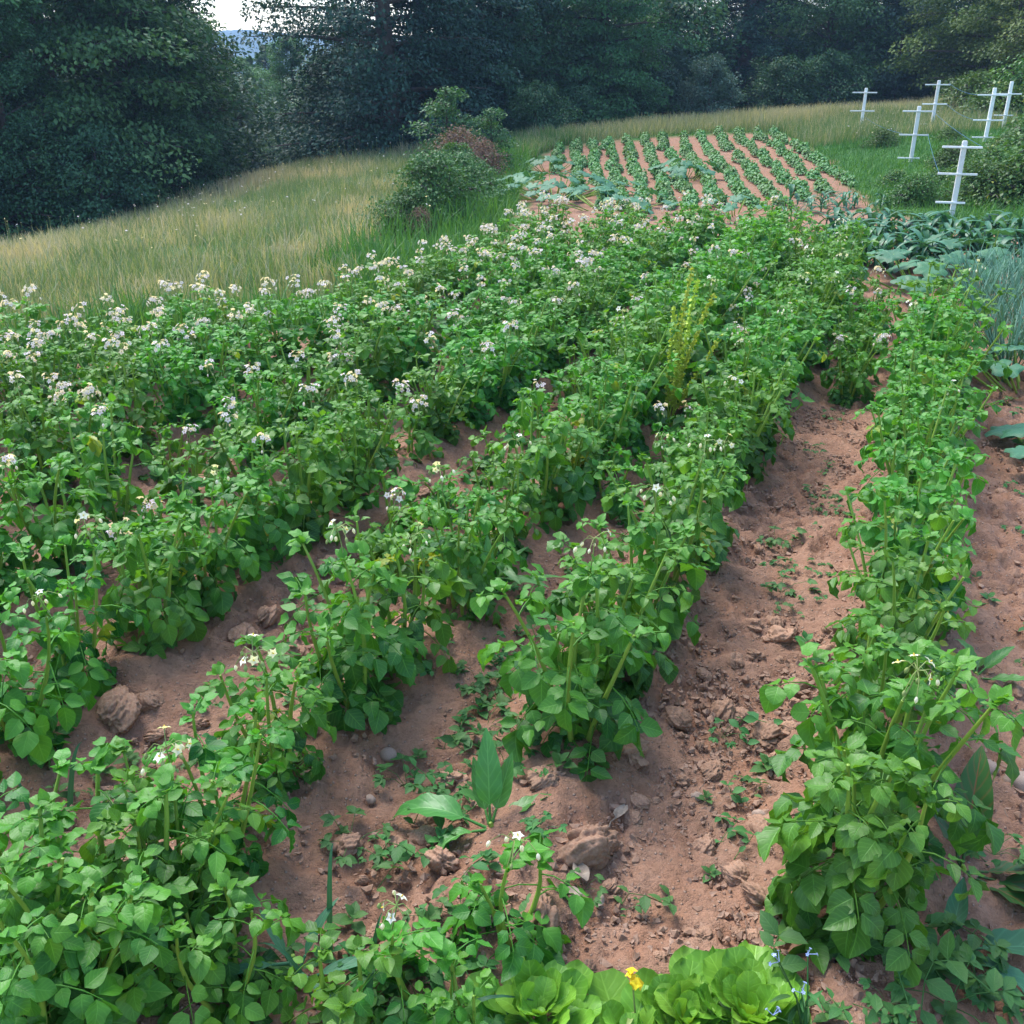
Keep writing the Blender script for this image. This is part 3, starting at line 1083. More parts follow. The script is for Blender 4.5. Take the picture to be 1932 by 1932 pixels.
def lettuce(u, v, n, size, lab, seed):
    r = np.random.default_rng(seed)
    g = Geo()
    for k in range(n):
        f = k / n
        a = 2.4 * k + r.uniform(-.2, .2)
        el = .25 + .95 * f + r.uniform(-.25, .25)
        d = np.array([math.cos(a) * math.cos(el), math.sin(a) * math.cos(el), math.sin(el)])
        L = size * (1.0 - .45 * f) * r.uniform(.85, 1.12)
        p = np.array([math.cos(a), math.sin(a), 0]) * .05 * (1 - f) + r.normal(0, .006, 3) * [1, 1, 0] + np.array([0, 0, .01 + .05 * f])
        g.place(LET[int(r.integers(3))], frames(d, np.array([-d[0], -d[1], .9]) + r.normal(0, .15, 3))[None], p[None], np.array([[L, L * r.uniform(.75, 1.0), L]]), np.array([np.clip(r.normal(.35 + .4 * f, .2), 0, 1)]))
    x, y = at(u, v)
    root = link('lettuce', None)
    link('foliage', g.mesh('foliage', M['lettuce']), root)
    c = Geo()
    c.tube([(0, 0, -.02), (0, 0, .02), (0, 0, .07)], [.014, .016, .008], 8, .9)
    link('stem', c.mesh('stem', M['lettuce']), root)
    setxf(root, x, y)
    tag(root, lab, 'lettuce', 'lettuces along the lower edge')


lettuce(1020, 1950, 40, .112, 'bright green lettuce left of the yellow flower', 1)
lettuce(1285, 1965, 38, .11, 'bright green lettuce cut by the lower edge, right of the yellow flower', 2)
lettuce(1410, 1945, 42, .112, 'largest bright green lettuce, beside the tiny blue flowers', 3)
lettuce(1190, 2000, 14, .10, 'small lettuce squeezed between the two larger lettuces', 4)

# ------------------------------------------------------------------ broad leaved docks, pointed weed, flowering weeds
DOCK = [grid_template(12, lambda t: .17 * np.sin(PI * np.clip(t, 0, 1) ** .62) ** .8 + .006, 5, lambda t, s, w: .35 * np.abs(s) * w + .16 * np.sin(22 * t + 3 * s) * (np.abs(s) ** 2) * w, b) for b in (-.4, -1.3, .15)]
LANCE = grid_template(9, lambda t: .095 * np.sin(PI * np.clip(t, 0, 1) ** .75) ** .9 + .003, 3, lambda t, s, w: .4 * np.abs(s) * w, -.5)


def rosette(name, u, v, leaves, tmpl, mat, lab, cat, stemh=0, width=1.0, grp=None):
    """leaves: list of (azimuth, elevation, length)"""
    r = np.random.default_rng(int(u + v))
    x, y = at(u, v)
    root = link(name, None)
    for i, lf in enumerate(leaves):
        a, el, L = R(lf[0]), R(lf[1]), lf[2]
        d = np.array([math.cos(a) * math.cos(el), math.sin(a) * math.cos(el), math.sin(el)])
        g = Geo()
        pet = .28 * L
        p1 = np.array([0, 0, stemh * (i + 1) / max(1, len(leaves))]) + d * .01
        g.tube([p1, p1 + d * pet * .5, p1 + d * pet], [.004, .0035, .003], 5, .9)
        T = tmpl[i % len(tmpl)] if isinstance(tmpl, list) else tmpl
        g.place(T, frames(d, np.array([-d[0], -d[1], 1.]) + r.normal(0, .2, 3))[None], (p1 + d * pet)[None], np.array([[L, L * width, L]]), np.array([r.uniform(.3, .9)]))
        link('leaf', g.mesh('leaf', M[mat]), root)
    s = Geo()
    s.tube([(0, 0, -.02), (.004, 0, stemh * .5 + .01), (0, 0, stemh + .02)], [.007, .006, .004], 6, .6)
    link('stem', s.mesh('stem', M['stem']), root)
    setxf(root, x, y, rz=0)
    tag(root, lab, cat, grp)


rosette('dock_plant', 925, 1560, [(95, 72, .17), (165, 18, .20), (60, 55, .13), (30, 20, .12), (200, 10, .12), (110, 40, .12)], DOCK, 'dock', 'dock with one tall upright bright leaf in front of the third row', 'dock', 0)
rosette('dock_plant', 1815, 1640, [(70, 66, .21), (100, 50, .18), (-10, 10, .16), (-45, 5, .16), (-25, 4, .24), (200, 25, .14), (150, 15, .13)], DOCK, 'dockred', 'dock with a red-ribbed upright leaf right of the rightmost potato row', 'dock', 0, 1.15)
rosette('dock_plant', 1840, 1275, [(20, 40, .11), (100, 60, .1), (-40, 20, .12), (170, 30, .1), (60, 15, .12), (240, 10, .1)], DOCK, 'dock', 'small ragged dock rosette on the bare soil at the right', 'dock', 0)
rosette('dock_plant', 1790, 1790, [(0, 8, .2), (-35, 12, .15), (60, 20, .12), (170, 15, .12)], DOCK, 'squash', 'flat dock with a long dark leaf near the lower right corner', 'dock', 0)
rosette('pointed_weed', 925, 1140, [(95, 65, .16), (20, 15, .19), (50, 35, .15), (160, 30, .14), (-10, 5, .14), (130, 50, .13), (200, 15, .15), (-60, 10, .13)], [LANCE], 'dock', 'weed with long pointed leaves beside the third potato row', 'weed', .16, 1.15)
rosette('pointed_weed', 560, 1860, [(10, 20, .13), (60, 45, .12), (130, 30, .11), (-40, 5, .12), (200, 15, .11)], [LANCE], 'squash', 'dark weed with narrow leaves in the shaded furrow at the lower left', 'weed', .07)


def seed_dock(u, v):
    r = np.random.default_rng(8)
    x, y = at(u, v)
    root = link('dock_plant', None)
    QL = grid_template(2, lambda t: .5 * np.ones_like(t), 2, lambda t, s, w: 0 * t, None)
    for k, (ax, ay, L) in enumerate(((.10, .06, .60), (.05, -.02, .66), (.16, .04, .55), (-.02, .05, .50), (.20, 0, .40), (.0, -.04, .42))):
        t = np.linspace(0, 1, 8)
        L *= 1.18
        pts = np.stack([ax * t ** 1.3 + .01 * np.sin(5 * t + k), ay * t, L * t], 1)
        g = Geo()
        g.tube(pts, np.linspace(.005, .002, 8), 5, .3)
        for s in np.arange(.28, 1.0, .028):
            c = np.array([np.interp(s, t, pts[:, i]) for i in range(3)])
            n = int(r.integers(7, 13))
            off = unit(r.normal(0, 1, (n, 3)) * [1, 1, .5]) * r.uniform(.004, .016, (n, 1)) * (1.15 - .5 * s)
            g.place(QL, frames(r.normal(0, 1, (n, 3)), r.normal(0, 1, (n, 3))), c + off, r.uniform(.008, .013, n), r.uniform(0, 1, n))
        link('seed_stalk', g.mesh('seed_stalk', M['seed']), root)
    for k in range(5):
        a = r.uniform(0, 6.28)
        d = np.array([math.cos(a), math.sin(a), .5])
        g = Geo()
        g.place(DOCK[k % 3], frames(d, np.array([0, 0, 1.]))[None], np.array([[0, 0, .03]]), np.array([.22]), np.array([.5]))
        link('leaf', g.mesh('leaf', M['dock']), root)
    setxf(root, x, y, rz=0)
    tag(root, 'tall dock with yellow-green seed stalks between the second and third rows', 'dock')


seed_dock(1262, 815)


def flower_weed(name, u, v, stalks, petal, flr, nfl, lab, leafy=True, four=False):
    r = np.random.default_rng(int(u))
    x, y = at(u, v)
    root = link(name, None)
    T = star_template(4) if four else STAR
    for dx, dy, L in stalks:
        s = Geo()
        tip = np.array([dx, dy, L])
        s.tube([(0, 0, -.01), tip * [.4, .4, .55], tip], [.0022, .0018, .0012], 4, .4)
        for k in range(3):
            a = r.uniform(0, 6.28)
            d = np.array([math.cos(a), math.sin(a), .4])
            s.place(LANCE, frames(d, np.array([0, 0, 1.]))[None], (tip * (.15 + .2 * k))[None], np.array([.05]), np.array([.4]))
        st = link('stalk', s.mesh('stalk', M['bud'] if not leafy else M['weed']), root)
        for k in range(nfl):
            a, el = r.uniform(0, 6.28), r.uniform(-.1, 1.2)
            d = np.array([math.cos(a) * math.cos(el), math.sin(a) * math.cos(el), math.sin(el)])
            g = Geo()
            p = tip + d * r.uniform(.006, .02)
            fd = unit(d + np.array([0, 0, .5]))
            g.place(T, frames(np.cross(fd, [.3, .2, .9]), fd)[None], p[None], np.array([flr * r.uniform(.8, 1.2)]), np.array([r.random()]))
            g.tube([tip, p], .0008, 3, .5, 0, cap=False)
            link('blossom', g.mesh('blossom', M[petal]), root)
    setxf(root, x, y, rz=0)
    tag(root, lab, 'wildflower')


flower_weed('yellow_wildflower', 1200, 1975, [(-.012, .02, .155)], 'yellow', .0105, 10, 'yellow flower on a thin stalk between the two lettuces', False, True)
flower_weed('blue_wildflower', 1520, 1950, [(-.055, .03, .15), (.0, .05, .145), (-.02, .0, .11), (-.07, -.02, .08)], 'blue', .0042, 4, 'tiny pale blue flowers beside the largest lettuce')

# ------------------------------------------------------------------ small weeds
SML = grid_template(4, ovate(.30, .8, .9), 3, lambda t, s, w: .3 * np.abs(s) * w, -.5)


def weed_variant(r, kind):
    g = Geo()
    if kind == 0:      # rosette of small leaflets on runners
        for k in range(6):
            a = 2 * PI * k / 6 + r.uniform(-.4, .4)
            L = r.uniform(.03, .085)
            e = np.array([math.cos(a) * L, math.sin(a) * L, r.uniform(.012, .045)])
            g.tube([(0, 0, 0), e * .5 + [0, 0, .012], e], .0009, 3, .5, cap=False)
            for q in range(5):
                b = a + (q - 2) * .75
                d = np.array([math.cos(b), math.sin(b), r.uniform(-.2, .3)])
                g.place(SML, frames(d, np.array([0, 0, 1.]) + r.normal(0, .25, 3))[None], e[None], np.array([r.uniform(.020, .034)]), np.array([r.uniform(.1, 1)]))
    elif kind == 1:    # creeping stem with paired ovate leaves
        t = np.linspace(0, 1, 6)
        pts = np.stack([.11 * t, .04 * np.sin(r.uniform(3, 6) * t), .01 + .035 * np.sin(3 * t)], 1)
        g.tube(pts, .0013, 3, .7)
        for p in pts:
            for s in (-1, 1):
                if r.random() < .3:
                    continue
                d = np.array([r.uniform(-.3, .9), s, r.uniform(-.1, .9)])
                g.place(SML, frames(d, np.array([0, 0, 1.]) + r.normal(0, .25, 3))[None], p[None], np.array([r.uniform(.02, .05)]), np.array([r.uniform(.2, 1)]))
    else:              # seedling
        for k in range(7):
            a = 2.4 * k
            el = .3 + .12 * k
            d = np.array([math.cos(a) * math.cos(el), math.sin(a) * math.cos(el), math.sin(el)])
            g.place(SML, frames(d, np.array([0, 0, 1.]))[None], np.array([[0, 0, .004 * k]]), np.array([.05 - .004 * k]), np.array([r.uniform(.2, 1)]))
    return g.mesh('weed', M['weed'])


WV = [weed_variant(pr, k % 3) for k in range(9)]
wr = random.Random(21)
FURS = [('wide bare furrow left of the rightmost row', -.27, .13, 1.5, 4.9, 34), ('strip of soil right of the rightmost row', .62, .30, 1.5, 5.0, 40),
        ('furrow between the second and third rows', -.98, .13, 1.6, 4.6, 46), ('furrow between the third and fourth rows', -1.66, .16, 1.6, 4.2, 46),
        ('furrow between the fourth and fifth rows', -2.38, .13, 2.2, 4.2, 26)]
for nm, x0, w, ya, yb, n in FURS:
    for k in range(n):
        y = ya + (yb - ya) * wr.random() ** 1.3
        x = x0 + SL * y + wr.uniform(-w, w)
        o = link('weed', wr.choice(WV))
        setxf(o, x, y, s=wr.uniform(.45, 1.1), sink=-.006, tilt=.15)
        tag(o, 'small green weed creeping in the %s' % nm, 'weed', 'weeds in the %s' % nm)
for k in range(44):    # clump in the second furrow, foreground
    u, v = wr.gauss(930, 75), wr.gauss(1440, 150)
    x, y = at(u, v)
    o = link('weed', wr.choice(WV))
    setxf(o, x, y, s=wr.uniform(.5, 1.15), sink=-.008, tilt=.2)
    tag(o, 'small weed in the thick patch around the upright dock leaf', 'weed', 'weed patch around the dock')
for k in range(24):
    u, v = wr.uniform(1440, 1932), wr.uniform(1800, 1960)
    if u < 1560 and wr.random() < .5:
        continue
    x, y = at(u, v)
    o = link('weed', wr.choice(WV))
    setxf(o, x, y, s=wr.uniform(.6, 1.3), sink=-.008, tilt=.2)
    tag(o, 'small weed in the tangle at the lower right corner', 'weed', 'weeds at the lower right corner')
for k in range(14):
    u, v = wr.uniform(480, 960), wr.uniform(1700, 1930)
    x, y = at(u, v)
    o = link('weed', wr.choice(WV))
    setxf(o, x, y, s=wr.uniform(.5, 1.1), sink=-.008, tilt=.2)
    tag(o, 'small weed on the shaded soil at the lower left', 'weed', 'weeds at the lower left')


# long single grass blades
def blade(u, v, dx, dy, h, droop, lab):
    x, y = at(u, v)
    t = np.linspace(0, 1, 10)
    c = np.stack([dx * t ** (1 + droop), dy * t ** (1 + droop), h * (np.sin(t * PI * (.5 + .25 * droop)) / math.sin(PI * .5))], 1)
    w = .006 * (1 - t ** 2) + .0006
    side = unit(np.cross(np.array([dx, dy, .3]), [0.2, 0, 1.]))
    V = np.stack([c - side * w[:, None], c + [0, 0, -.0015], c + side * w[:, None]], 1).reshape(-1, 3)
    F = [(i * 3 + j, i * 3 + j + 1, i * 3 + j + 4, i * 3 + j + 3) for i in range(9) for j in range(2)]
    g = Geo()
    g.add(V, F, .35, np.stack([np.repeat(t, 3), np.tile([-1, 0, 1], 10)], 1))
    o = link('grass_blade', g.mesh('grass_blade', M['corn']))
    setxf(o, x, y, rz=0)
    tag(o, lab, 'grass blade')


blade(622, 1800, .015, .06, .24, 0, 'tall upright grass blade before the lower left potato row')
blade(590, 1880, -.10, .03, .12, .4, 'arching dark grass blade beside the tall upright blade at lower left')
blade(860, 1960, .14, .03, .10, 1, 'bowed grass blade left of the lettuce')
blade(130, 1530, .04, .05, .17, 0, 'upright grass blade at the end of the fourth row, lower left')
blade(75, 1590, -.04, .04, .17, 0, 'grey-green grass blade at the left edge before the fourth row')
blade(690, 1940, .03, .09, .2, 0, 'thin leaning grass blade among the low plants at the lower edge')


# ------------------------------------------------------------------ clods, stones, grit
def lump(r, sub=3, rough=.35, flat=.7):
    import bmesh
    bm = bmesh.new()
    bmesh.ops.create_icosphere(bm, subdivisions=sub, radius=1)
    V = np.array([v.co[:] for v in bm.verts])
    F = np.array([[v.index for v in f.verts] for f in bm.faces])
    bm.free()
    o = r.uniform(0, 50, 3)
    n = np.zeros(len(V))
    for sc, a in ((1.1, 1.0), (2.4, .6), (5, .42), (9, .3), (16, .2)):
        n += a * (vnoise(V[:, 0] * sc + o[0] + V[:, 2] * .7 * sc, V[:, 1] * sc + o[1] - V[:, 2] * .9 * sc) - .5)
    V = V * (1 + rough * n)[:, None] * np.array([1, r.uniform(.65, .95), flat * r.uniform(.8, 1.1)])
    return V, F


lr = np.random.default_rng(5)


def lump_mesh(name, mat, sub, rough, flat):
    V, F = lump(lr, sub, rough, flat)
    g = Geo()
    g.add(V, F)
    return g.mesh(name, M[mat])


CLOD = [lump_mesh('soil_clod', 'clod', 5, .72, .72) for _ in range(7)]
STON = [lump_mesh('stone', 'stone', 3, .35, .7) for _ in range(5)]


def put(name, meshes, u, v, size, lab, cat, grp=None, sink=.25):
    x, y = at(u, v)
    o = link(name, random.choice(meshes))
    s = size
    setxf(o, x, y, z=float(hgt(x, y)) + s * .7 * (1 - 2 * sink) * .6, s=s, tilt=.3)
    tag(o, lab, cat, grp)


put('soil_clod', CLOD, 1115, 1610, .062, 'largest pale brown soil clod before the second row', 'soil clod', 'big soil clods')
put('soil_clod', CLOD, 1028, 1475, .045, 'pale soil clod at the near end of the second row', 'soil clod', 'big soil clods')
put('soil_clod', CLOD, 1195, 1425, .05, 'upright soil clod right of the near end of the second row', 'soil clod', 'big soil clods')
put('soil_clod', CLOD, 1020, 1740, .048, 'rounded brown clod at the foot of the lone young potato plant', 'soil clod', 'big soil clods')
put('soil_clod', CLOD, 835, 1630, .036, 'crumbly brown clod in the shaded furrow left of the dock', 'soil clod', 'big soil clods')
put('soil_clod', CLOD, 618, 1075, .05, 'reddish clod between the third and fourth rows', 'soil clod', 'big soil clods')
put('soil_clod', CLOD, 225, 1345, .06, 'grey-brown clod at the near end of the fourth row', 'soil clod', 'big soil clods')
put('soil_clod', CLOD, 285, 1330, .04, 'reddish clod right of the grey-brown one near the fourth row', 'soil clod', 'big soil clods')
put('soil_clod', CLOD, 455, 1205, .045, 'broad clod on the bare patch beside the fourth row', 'soil clod', 'big soil clods')
put('soil_clod', CLOD, 505, 1165, .04, 'flat clod behind the broad one beside the fourth row', 'soil clod', 'big soil clods')
put('soil_clod', CLOD, 1470, 1215, .05, 'light crumbly clod in the middle of the wide bare furrow', 'soil clod', 'big soil clods')
put('soil_clod', CLOD, 1445, 1395, .045, 'brown clod in the near half of the wide bare furrow', 'soil clod', 'big soil clods')
put('soil_clod', CLOD, 1490, 1380, .03, 'small clod touching the brown clod in the wide bare furrow', 'soil clod', 'big soil clods')
put('soil_clod', CLOD, 960, 1410, .035, 'rough little clod left of the near end of the second row', 'soil clod', 'big soil clods')
put('stone', STON, 735, 1428, .024, 'round tan stone in the soil before the third row', 'stone', 'stones in the soil')
put('stone', STON, 1313, 1505, .017, 'small white stone in the wide bare furrow', 'stone', 'stones in the soil')
put('stone', STON, 1432, 1540, .019, 'pale oval stone near the middle of the wide bare furrow', 'stone', 'stones in the soil')
put('stone', STON, 1925, 1480, .038, 'large pale stone at the right edge', 'stone', 'stones in the soil', .35)
put('stone', STON, 1868, 1452, .022, 'round brown stone left of the large pale one', 'stone', 'stones in the soil')
put('stone', STON, 700, 1510, .014, 'small pale stone behind the flat dock leaf', 'stone', 'stones in the soil')
put('stone', STON, 1325, 1115, .018, 'pink-brown stone beside the second row', 'stone', 'stones in the soil')
put('stone', STON, 505, 1310, .014, 'whitish stone on the bare patch before the third row', 'stone', 'stones in the soil')
put('stone', STON, 1215, 1965, .016, 'small grey stone beside the lettuce', 'stone', 'stones in the soil')
for k in range(270):
    fx, w, ya, yb = wr.choice([(-.27, .2, 1.3, 4.8), (-.27, .2, 1.3, 3.0), (.62, .35, 1.5, 5), (-.98, .13, 1.4, 3.6), (-1.66, .2, 1.5, 4), (-2.38, .12, 2, 4)])
    y = wr.uniform(ya, yb)
    x = fx + SL * y + wr.uniform(-w, w)
    o = link('soil_clod', wr.choice(CLOD))
    s = .010 + .030 * wr.random() ** 2
    setxf(o, x, y, z=float(hgt(x, y)) + s * .2, s=s, tilt=.5)
    tag(o, 'small crumbly soil clod lying loose in a bare furrow', 'soil clod', 'small soil clods')
# grit
g = Geo()
n = 34000
y = .9 + 4.3 * lr.random(n) ** 1.5
fx = lr.choice([-.27, .62, -.98, -1.66, -2.38, -.27], n)
x = fx + SL * y + lr.normal(0, .22, n)
x = np.where(lr.random(n) < .3, lr.uniform(-.1, .75, n) * 1.0 + .35 * (y - 1.3), x)
s = .0022 + .011 * lr.random(n) ** 3.2
ang = lr.uniform(0, 6.28, n)
Rm = np.stack([np.stack([np.cos(ang), np.sin(ang), 0 * ang], 1), np.stack([-np.sin(ang), np.cos(ang), 0 * ang], 1), np.stack([0 * ang, 0 * ang, 0 * ang + 1], 1)], 1)
z = hgt(x, y)
for q in range(5):
    Vg, Fg = lump(lr, 1, 1.7, .8)
    k = np.arange(n) % 5 == q
    g.place((Vg, Fg, np.zeros((len(Vg), 2))), Rm[k], np.stack([x, y, z + .003], 1)[k], s[k], lr.random(int(k.sum())))
o = link('gravel', g.mesh('gravel', plainmat('grit', (.26, .145, .09), (.40, .27, .20), 30, .95, .3, .002, .1), False))
tag(o, 'fine grit and crumbs scattered over the bare furrows', 'gravel', kind='stuff')


g = Geo()
for k in range(650):
    fx = lr.choice([-.27, .62, -.98, -1.66, -2.38, -.27])
    y0 = .95 + 3.6 * lr.random() ** 1.3
    x0 = fx + SL * y0 + lr.normal(0, .2)
    a, L = lr.uniform(0, 6.28), .01 + .05 * lr.random() ** 2
    e = np.array([math.cos(a), math.sin(a)]) * L
    q = [np.array([x0, y0]) + e * f + lr.normal(0, .08 * L, 2) for f in (0, .5, 1)]
    zz = float(hgt(x0, y0)) + .006
    g.tube([(p[0], p[1], zz + lr.uniform(0, .006)) for p in q], lr.uniform(.0006, .0014), 3, cap=False)
o = link('straw', g.mesh('straw', M['twig']))
tag(o, 'bits of dry straw and rootlets littered over the bare soil', 'straw', kind='stuff')


# withered leaves
def withered(u, v, size, lab):
    r = np.random.default_rng(int(u))
    g = Geo()
    nu = 9
    t = np.linspace(0, 1, nu)
    Tt, Ss = np.meshgrid(t, np.linspace(-1, 1, 7), indexing='ij')
    w = .3 * np.sin(PI * np.clip(Tt, .03, .97)) ** .6
    Z = .22 * vnoise(Tt * 4 + u, Ss * 2.2 + v) + .12 * np.abs(Ss)
    V = np.stack([Tt, Ss * w, Z], -1).reshape(-1, 3) * size
    F = [(i * 7 + j, (i + 1) * 7 + j, (i + 1) * 7 + j + 1, i * 7 + j + 1) for i in range(nu - 1) for j in range(6)]
    g.add(V, F)
    g.tube(np.array([(0, 0, .1), (-.3, .05, .12), (-.6, -.03, .04)]) * size, .0018, 4)
    x, y = at(u, v)
    o = link('withered_leaf', g.mesh('withered_leaf', M['dryleaf']))
    setxf(o, x, y, rz=r.uniform(0, 6), z=float(hgt(x, y)) + .012)
    tag(o, lab, 'withered leaf')


withered(1160, 1555, .05, 'grey curled withered leaf right of the largest clod')
withered(1085, 1640, .055, 'pale withered leaf leaning against the largest clod')
withered(1060, 1690, .045, 'dry ashen leaf beside the lone young potato plant')
withered(1135, 1700, .035, 'small tan withered leaf on the flat soil below the largest clod')


# ------------------------------------------------------------------ trellis posts
def post(u, v, H, bars, bl, rz, lab, lean=0.0):
    x, y = at(u, v)
    root = link('trellis_post', None)
    g = Geo()
    g.box((0, 0, H / 2 - .06), .025, .025, H / 2 + .06)
    g.box((0, 0, H + .003), .021, .021, .005)
    link('upright', g.mesh('upright', M['paint'], False), root)
    for k, f in enumerate(bars):
        b = Geo()
        L = bl * (1.17 if k else .88)
        b.box((-.06 * bl if k else -.12 * bl, -.0335, H * f), L / 2, .008, .0105, bev=.003)
        b.add(*_screw(0, -.0418, H * f))
        link('crossbar', b.mesh('crossbar', M['paint'], False), root)
    setxf(root, x, y, rz=rz)
    root.rotation_euler.y = lean
    tag(root, lab, 'trellis post', 'white posts with crossbars')
    return root, x, y


def _screw(x, y, z):
    n = 8
    V = [(x + .005 * math.cos(2 * PI * k / n), y, z + .005 * math.sin(2 * PI * k / n)) for k in range(n)] + [(x, y - .003, z)]
    return V, [(k, (k + 1) % n, n) for k in range(n)]


POSTS = [
    post(1795, 408, .75, (.20, .58, .93), .33, -.28, 'nearest and largest white post with three crossbars, before the brambles'),
    post(1718, 305, .74, (.08, .50, .92), .34, -.22, 'white post with three crossbars rising behind and left of the nearest post'),
    post(1623, 250, .76, (.07, .50, .91), .37, -.2, 'leftmost white post, against the tall straw-coloured grass'),
    post(1757, 242, .80, (.10, .52, .92), .37, -.12, 'white post standing highest in the picture, with three crossbars'),
    post(1858, 268, .76, (.10, .42, .88), .37, -.15, 'white post with its foot hidden in brambles, in front of the rightmost post'),
    post(1892, 243, .74, (.3, .75), .35, -.15, 'rightmost white post, half hidden behind another post'),
]


def twine(p, q, sag, lab):
    t = np.linspace(0, 1, 17)
    P = np.array(p)[None] * (1 - t)[:, None] + np.array(q)[None] * t[:, None]
    P[:, 2] -= .35 * sag * 4 * t * (1 - t)
    g = Geo()
    g.tube(P, .0022, 4)
    o = link('twine', g.mesh('twine', M['twine']))
    tag(o, lab, 'twine', 'blue twine between the posts')


def ptop(i, f, side=0.0):
    _, x, y = POSTS[i]
    c, s = math.cos(-.2), math.sin(-.2)
    return (x + side * c, y + side * s, float(hgt(x, y)) + .75 * f)


twine(ptop(1, .5, .17), ptop(0, .58, -.2), .06, 'blue twine from the middle of the second post to the nearest post')
twine(ptop(3, 1.0, .18), ptop(4, .88, -.2), .12, 'blue twine slung from the highest post to the post in the brambles')
twine(ptop(3, .56, .18), ptop(4, .42, -.2), .12, 'lower blue twine between the highest post and the post in the brambles')
twine(ptop(2, .35, .05), ptop(1, .5, -.17), .10, 'blue twine running from the leftmost post down to the second post')
twine(ptop(1, .92, .17), ptop(0, .93, .17), .08, 'top blue twine between the second post and the nearest post')


# ------------------------------------------------------------------ trees and shrubs
LEAFQ = (np.array([(0, 0, 0), (.5, .30, .06), (1, 0, -.06), (.5, -.30, .06)], float), np.array([(0, 1, 2, 3)]), np.array([(0, 0), (.5, 1), (1, 0), (.5, -1)], float))


def tree_mesh(r, H, Rad, kind, nleaf, leaf, base=.06, mat='treegreen', limbs=34):
    cr, tr = Geo(), Geo()
    t = np.linspace(0, 1, 9)
    wob = r.normal(0, .015, (9, 2)).cumsum(0) * H * .3
    tp = np.stack([wob[:, 0], wob[:, 1], H * .96 * t - .15], 1)
    r0 = H * .022
    tr.tube(tp, r0 * (1 - t) ** .8 + .012, 8)
    per = max(1, nleaf // (limbs * 7))
    for k in range(limbs):
        f = base + (1 - base) * ((k + r.uniform(0, 1)) / limbs) ** 1.7
        f = min(f, .97)
        a = 2.4 * k + r.uniform(-.5, .5)
        c = np.array([np.interp(f, t, tp[:, i]) for i in range(3)])
        if kind == 'cone':
            L = Rad * (1.03 - f) * r.uniform(.8, 1.1)
            el = -.12
        elif kind == 'layer':
            L = Rad * (1 - .75 * max(0, f - .45) / .55) * r.uniform(.65, 1.1)
            el = .18
        else:
            L = Rad * math.sin(PI * min(1, .30 + .68 * f)) ** .6 * r.uniform(.6, 1.12)
            el = .15 + .6 * f
        d = np.array([math.cos(a) * math.cos(el), math.sin(a) * math.cos(el), math.sin(el)])
        q = np.linspace(0, 1, 5)
        lp = c + q[:, None] * d * L + np.stack([0 * q, 0 * q, -.12 * L * q ** 2], 1)
        tr.tube(lp, r0 * .32 * (1 - f * .6) * (1 - q * .85), 5)
        side = np.array([-math.sin(a), math.cos(a), 0])
        for s in range(7):
            qq = .28 + .72 * (s + r.random()) / 7
            p = np.array([np.interp(qq, q, lp[:, i]) for i in range(3)])
            sd = r.uniform(-1, 1) * .42 * L * (1.15 - qq * .7)
            p = p + side * sd + np.array([0, 0, r.normal(0, .05 * L if kind != 'layer' else .04 * L) - .08 * abs(sd)])
            tr.tube([lp[min(4, int(qq * 4))], (lp[min(4, int(qq * 4))] + p) / 2 + [0, 0, .03], p], [.012, .008, .004], 3, cap=False)
            n = int(per * r.uniform(.45, 1.5))
            if kind == 'round':
                sz = np.array([.30, .30, .22]) * (.35 + .2 * L)
            else:
                sz = np.array([.36, .32, .13]) * (.35 + .2 * L)
            o = r.normal(0, 1, (n, 3))
            o = o / np.maximum(1, np.linalg.norm(o, axis=1)[:, None] / 1.7)
            out = unit(np.array([d[0], d[1], 0]) + side * np.sign(sd) * .4)
            W = out[None] * o[:, :1] * sz[0] + np.cross([0, 0, 1.], out)[None] * o[:, 1:2] * sz[1]
            W[:, 2] += o[:, 2] * sz[2] - .18 * o[:, 0] * sz[0]
            dirs = out[None] + r.normal(0, .7, (n, 3)) + np.array([0, 0, -.35])
            nrm = np.array([0, 0, 1.])[None] + r.normal(0, .45, (n, 3)) + out[None] * .25
            tn = np.clip(r.normal(.42, .16) + r.normal(0, .14, n), 0, 1)
            cr.place(LEAFQ, frames(dirs, nrm), p + W, leaf * r.uniform(.65, 1.25, n), tn)
    return cr.mesh('crown', M[mat], True), tr.mesh('trunk', M['bark'])


tr_ = np.random.default_rng(77)
TV = {
    'layer': [tree_mesh(tr_, 8.5, 3.0, 'layer', 95000, .092, .04, 'treepale', 66) for _ in range(2)],
    'layerdark': [tree_mesh(tr_, 9.5, 2.9, 'layer', 80000, .095, .03, 'treedark', 64) for _ in range(2)],
    'round': [tree_mesh(tr_, 8.0, 2.6, 'round', 80000, .095, .03, 'treegreen', 64) for _ in range(2)],
    'pale': [tree_mesh(tr_, 6.0, 2.5, 'round', 70000, .09, .02, 'treepale', 54) for _ in range(2)],
    'dark': [tree_mesh(tr_, 11, 3.0, 'round', 80000, .105, .03, 'treedark', 64)],
    'cone': [tree_mesh(tr_, 12, 2.7, 'cone', 80000, .095, .02, 'treedark', 90)],
    'olive': [tree_mesh(tr_, 8.0, 3.0, 'layer', 80000, .09, .05, 'treeolive', 58)],
    'bluebush': [tree_mesh(tr_, 2.3, 1.25, 'round', 15000, .075, .03, 'treeblue', 26)],
    'greenbush': [tree_mesh(tr_, 1.9, 1.25, 'round', 15000, .075, .03, 'treegreen', 26)],
}


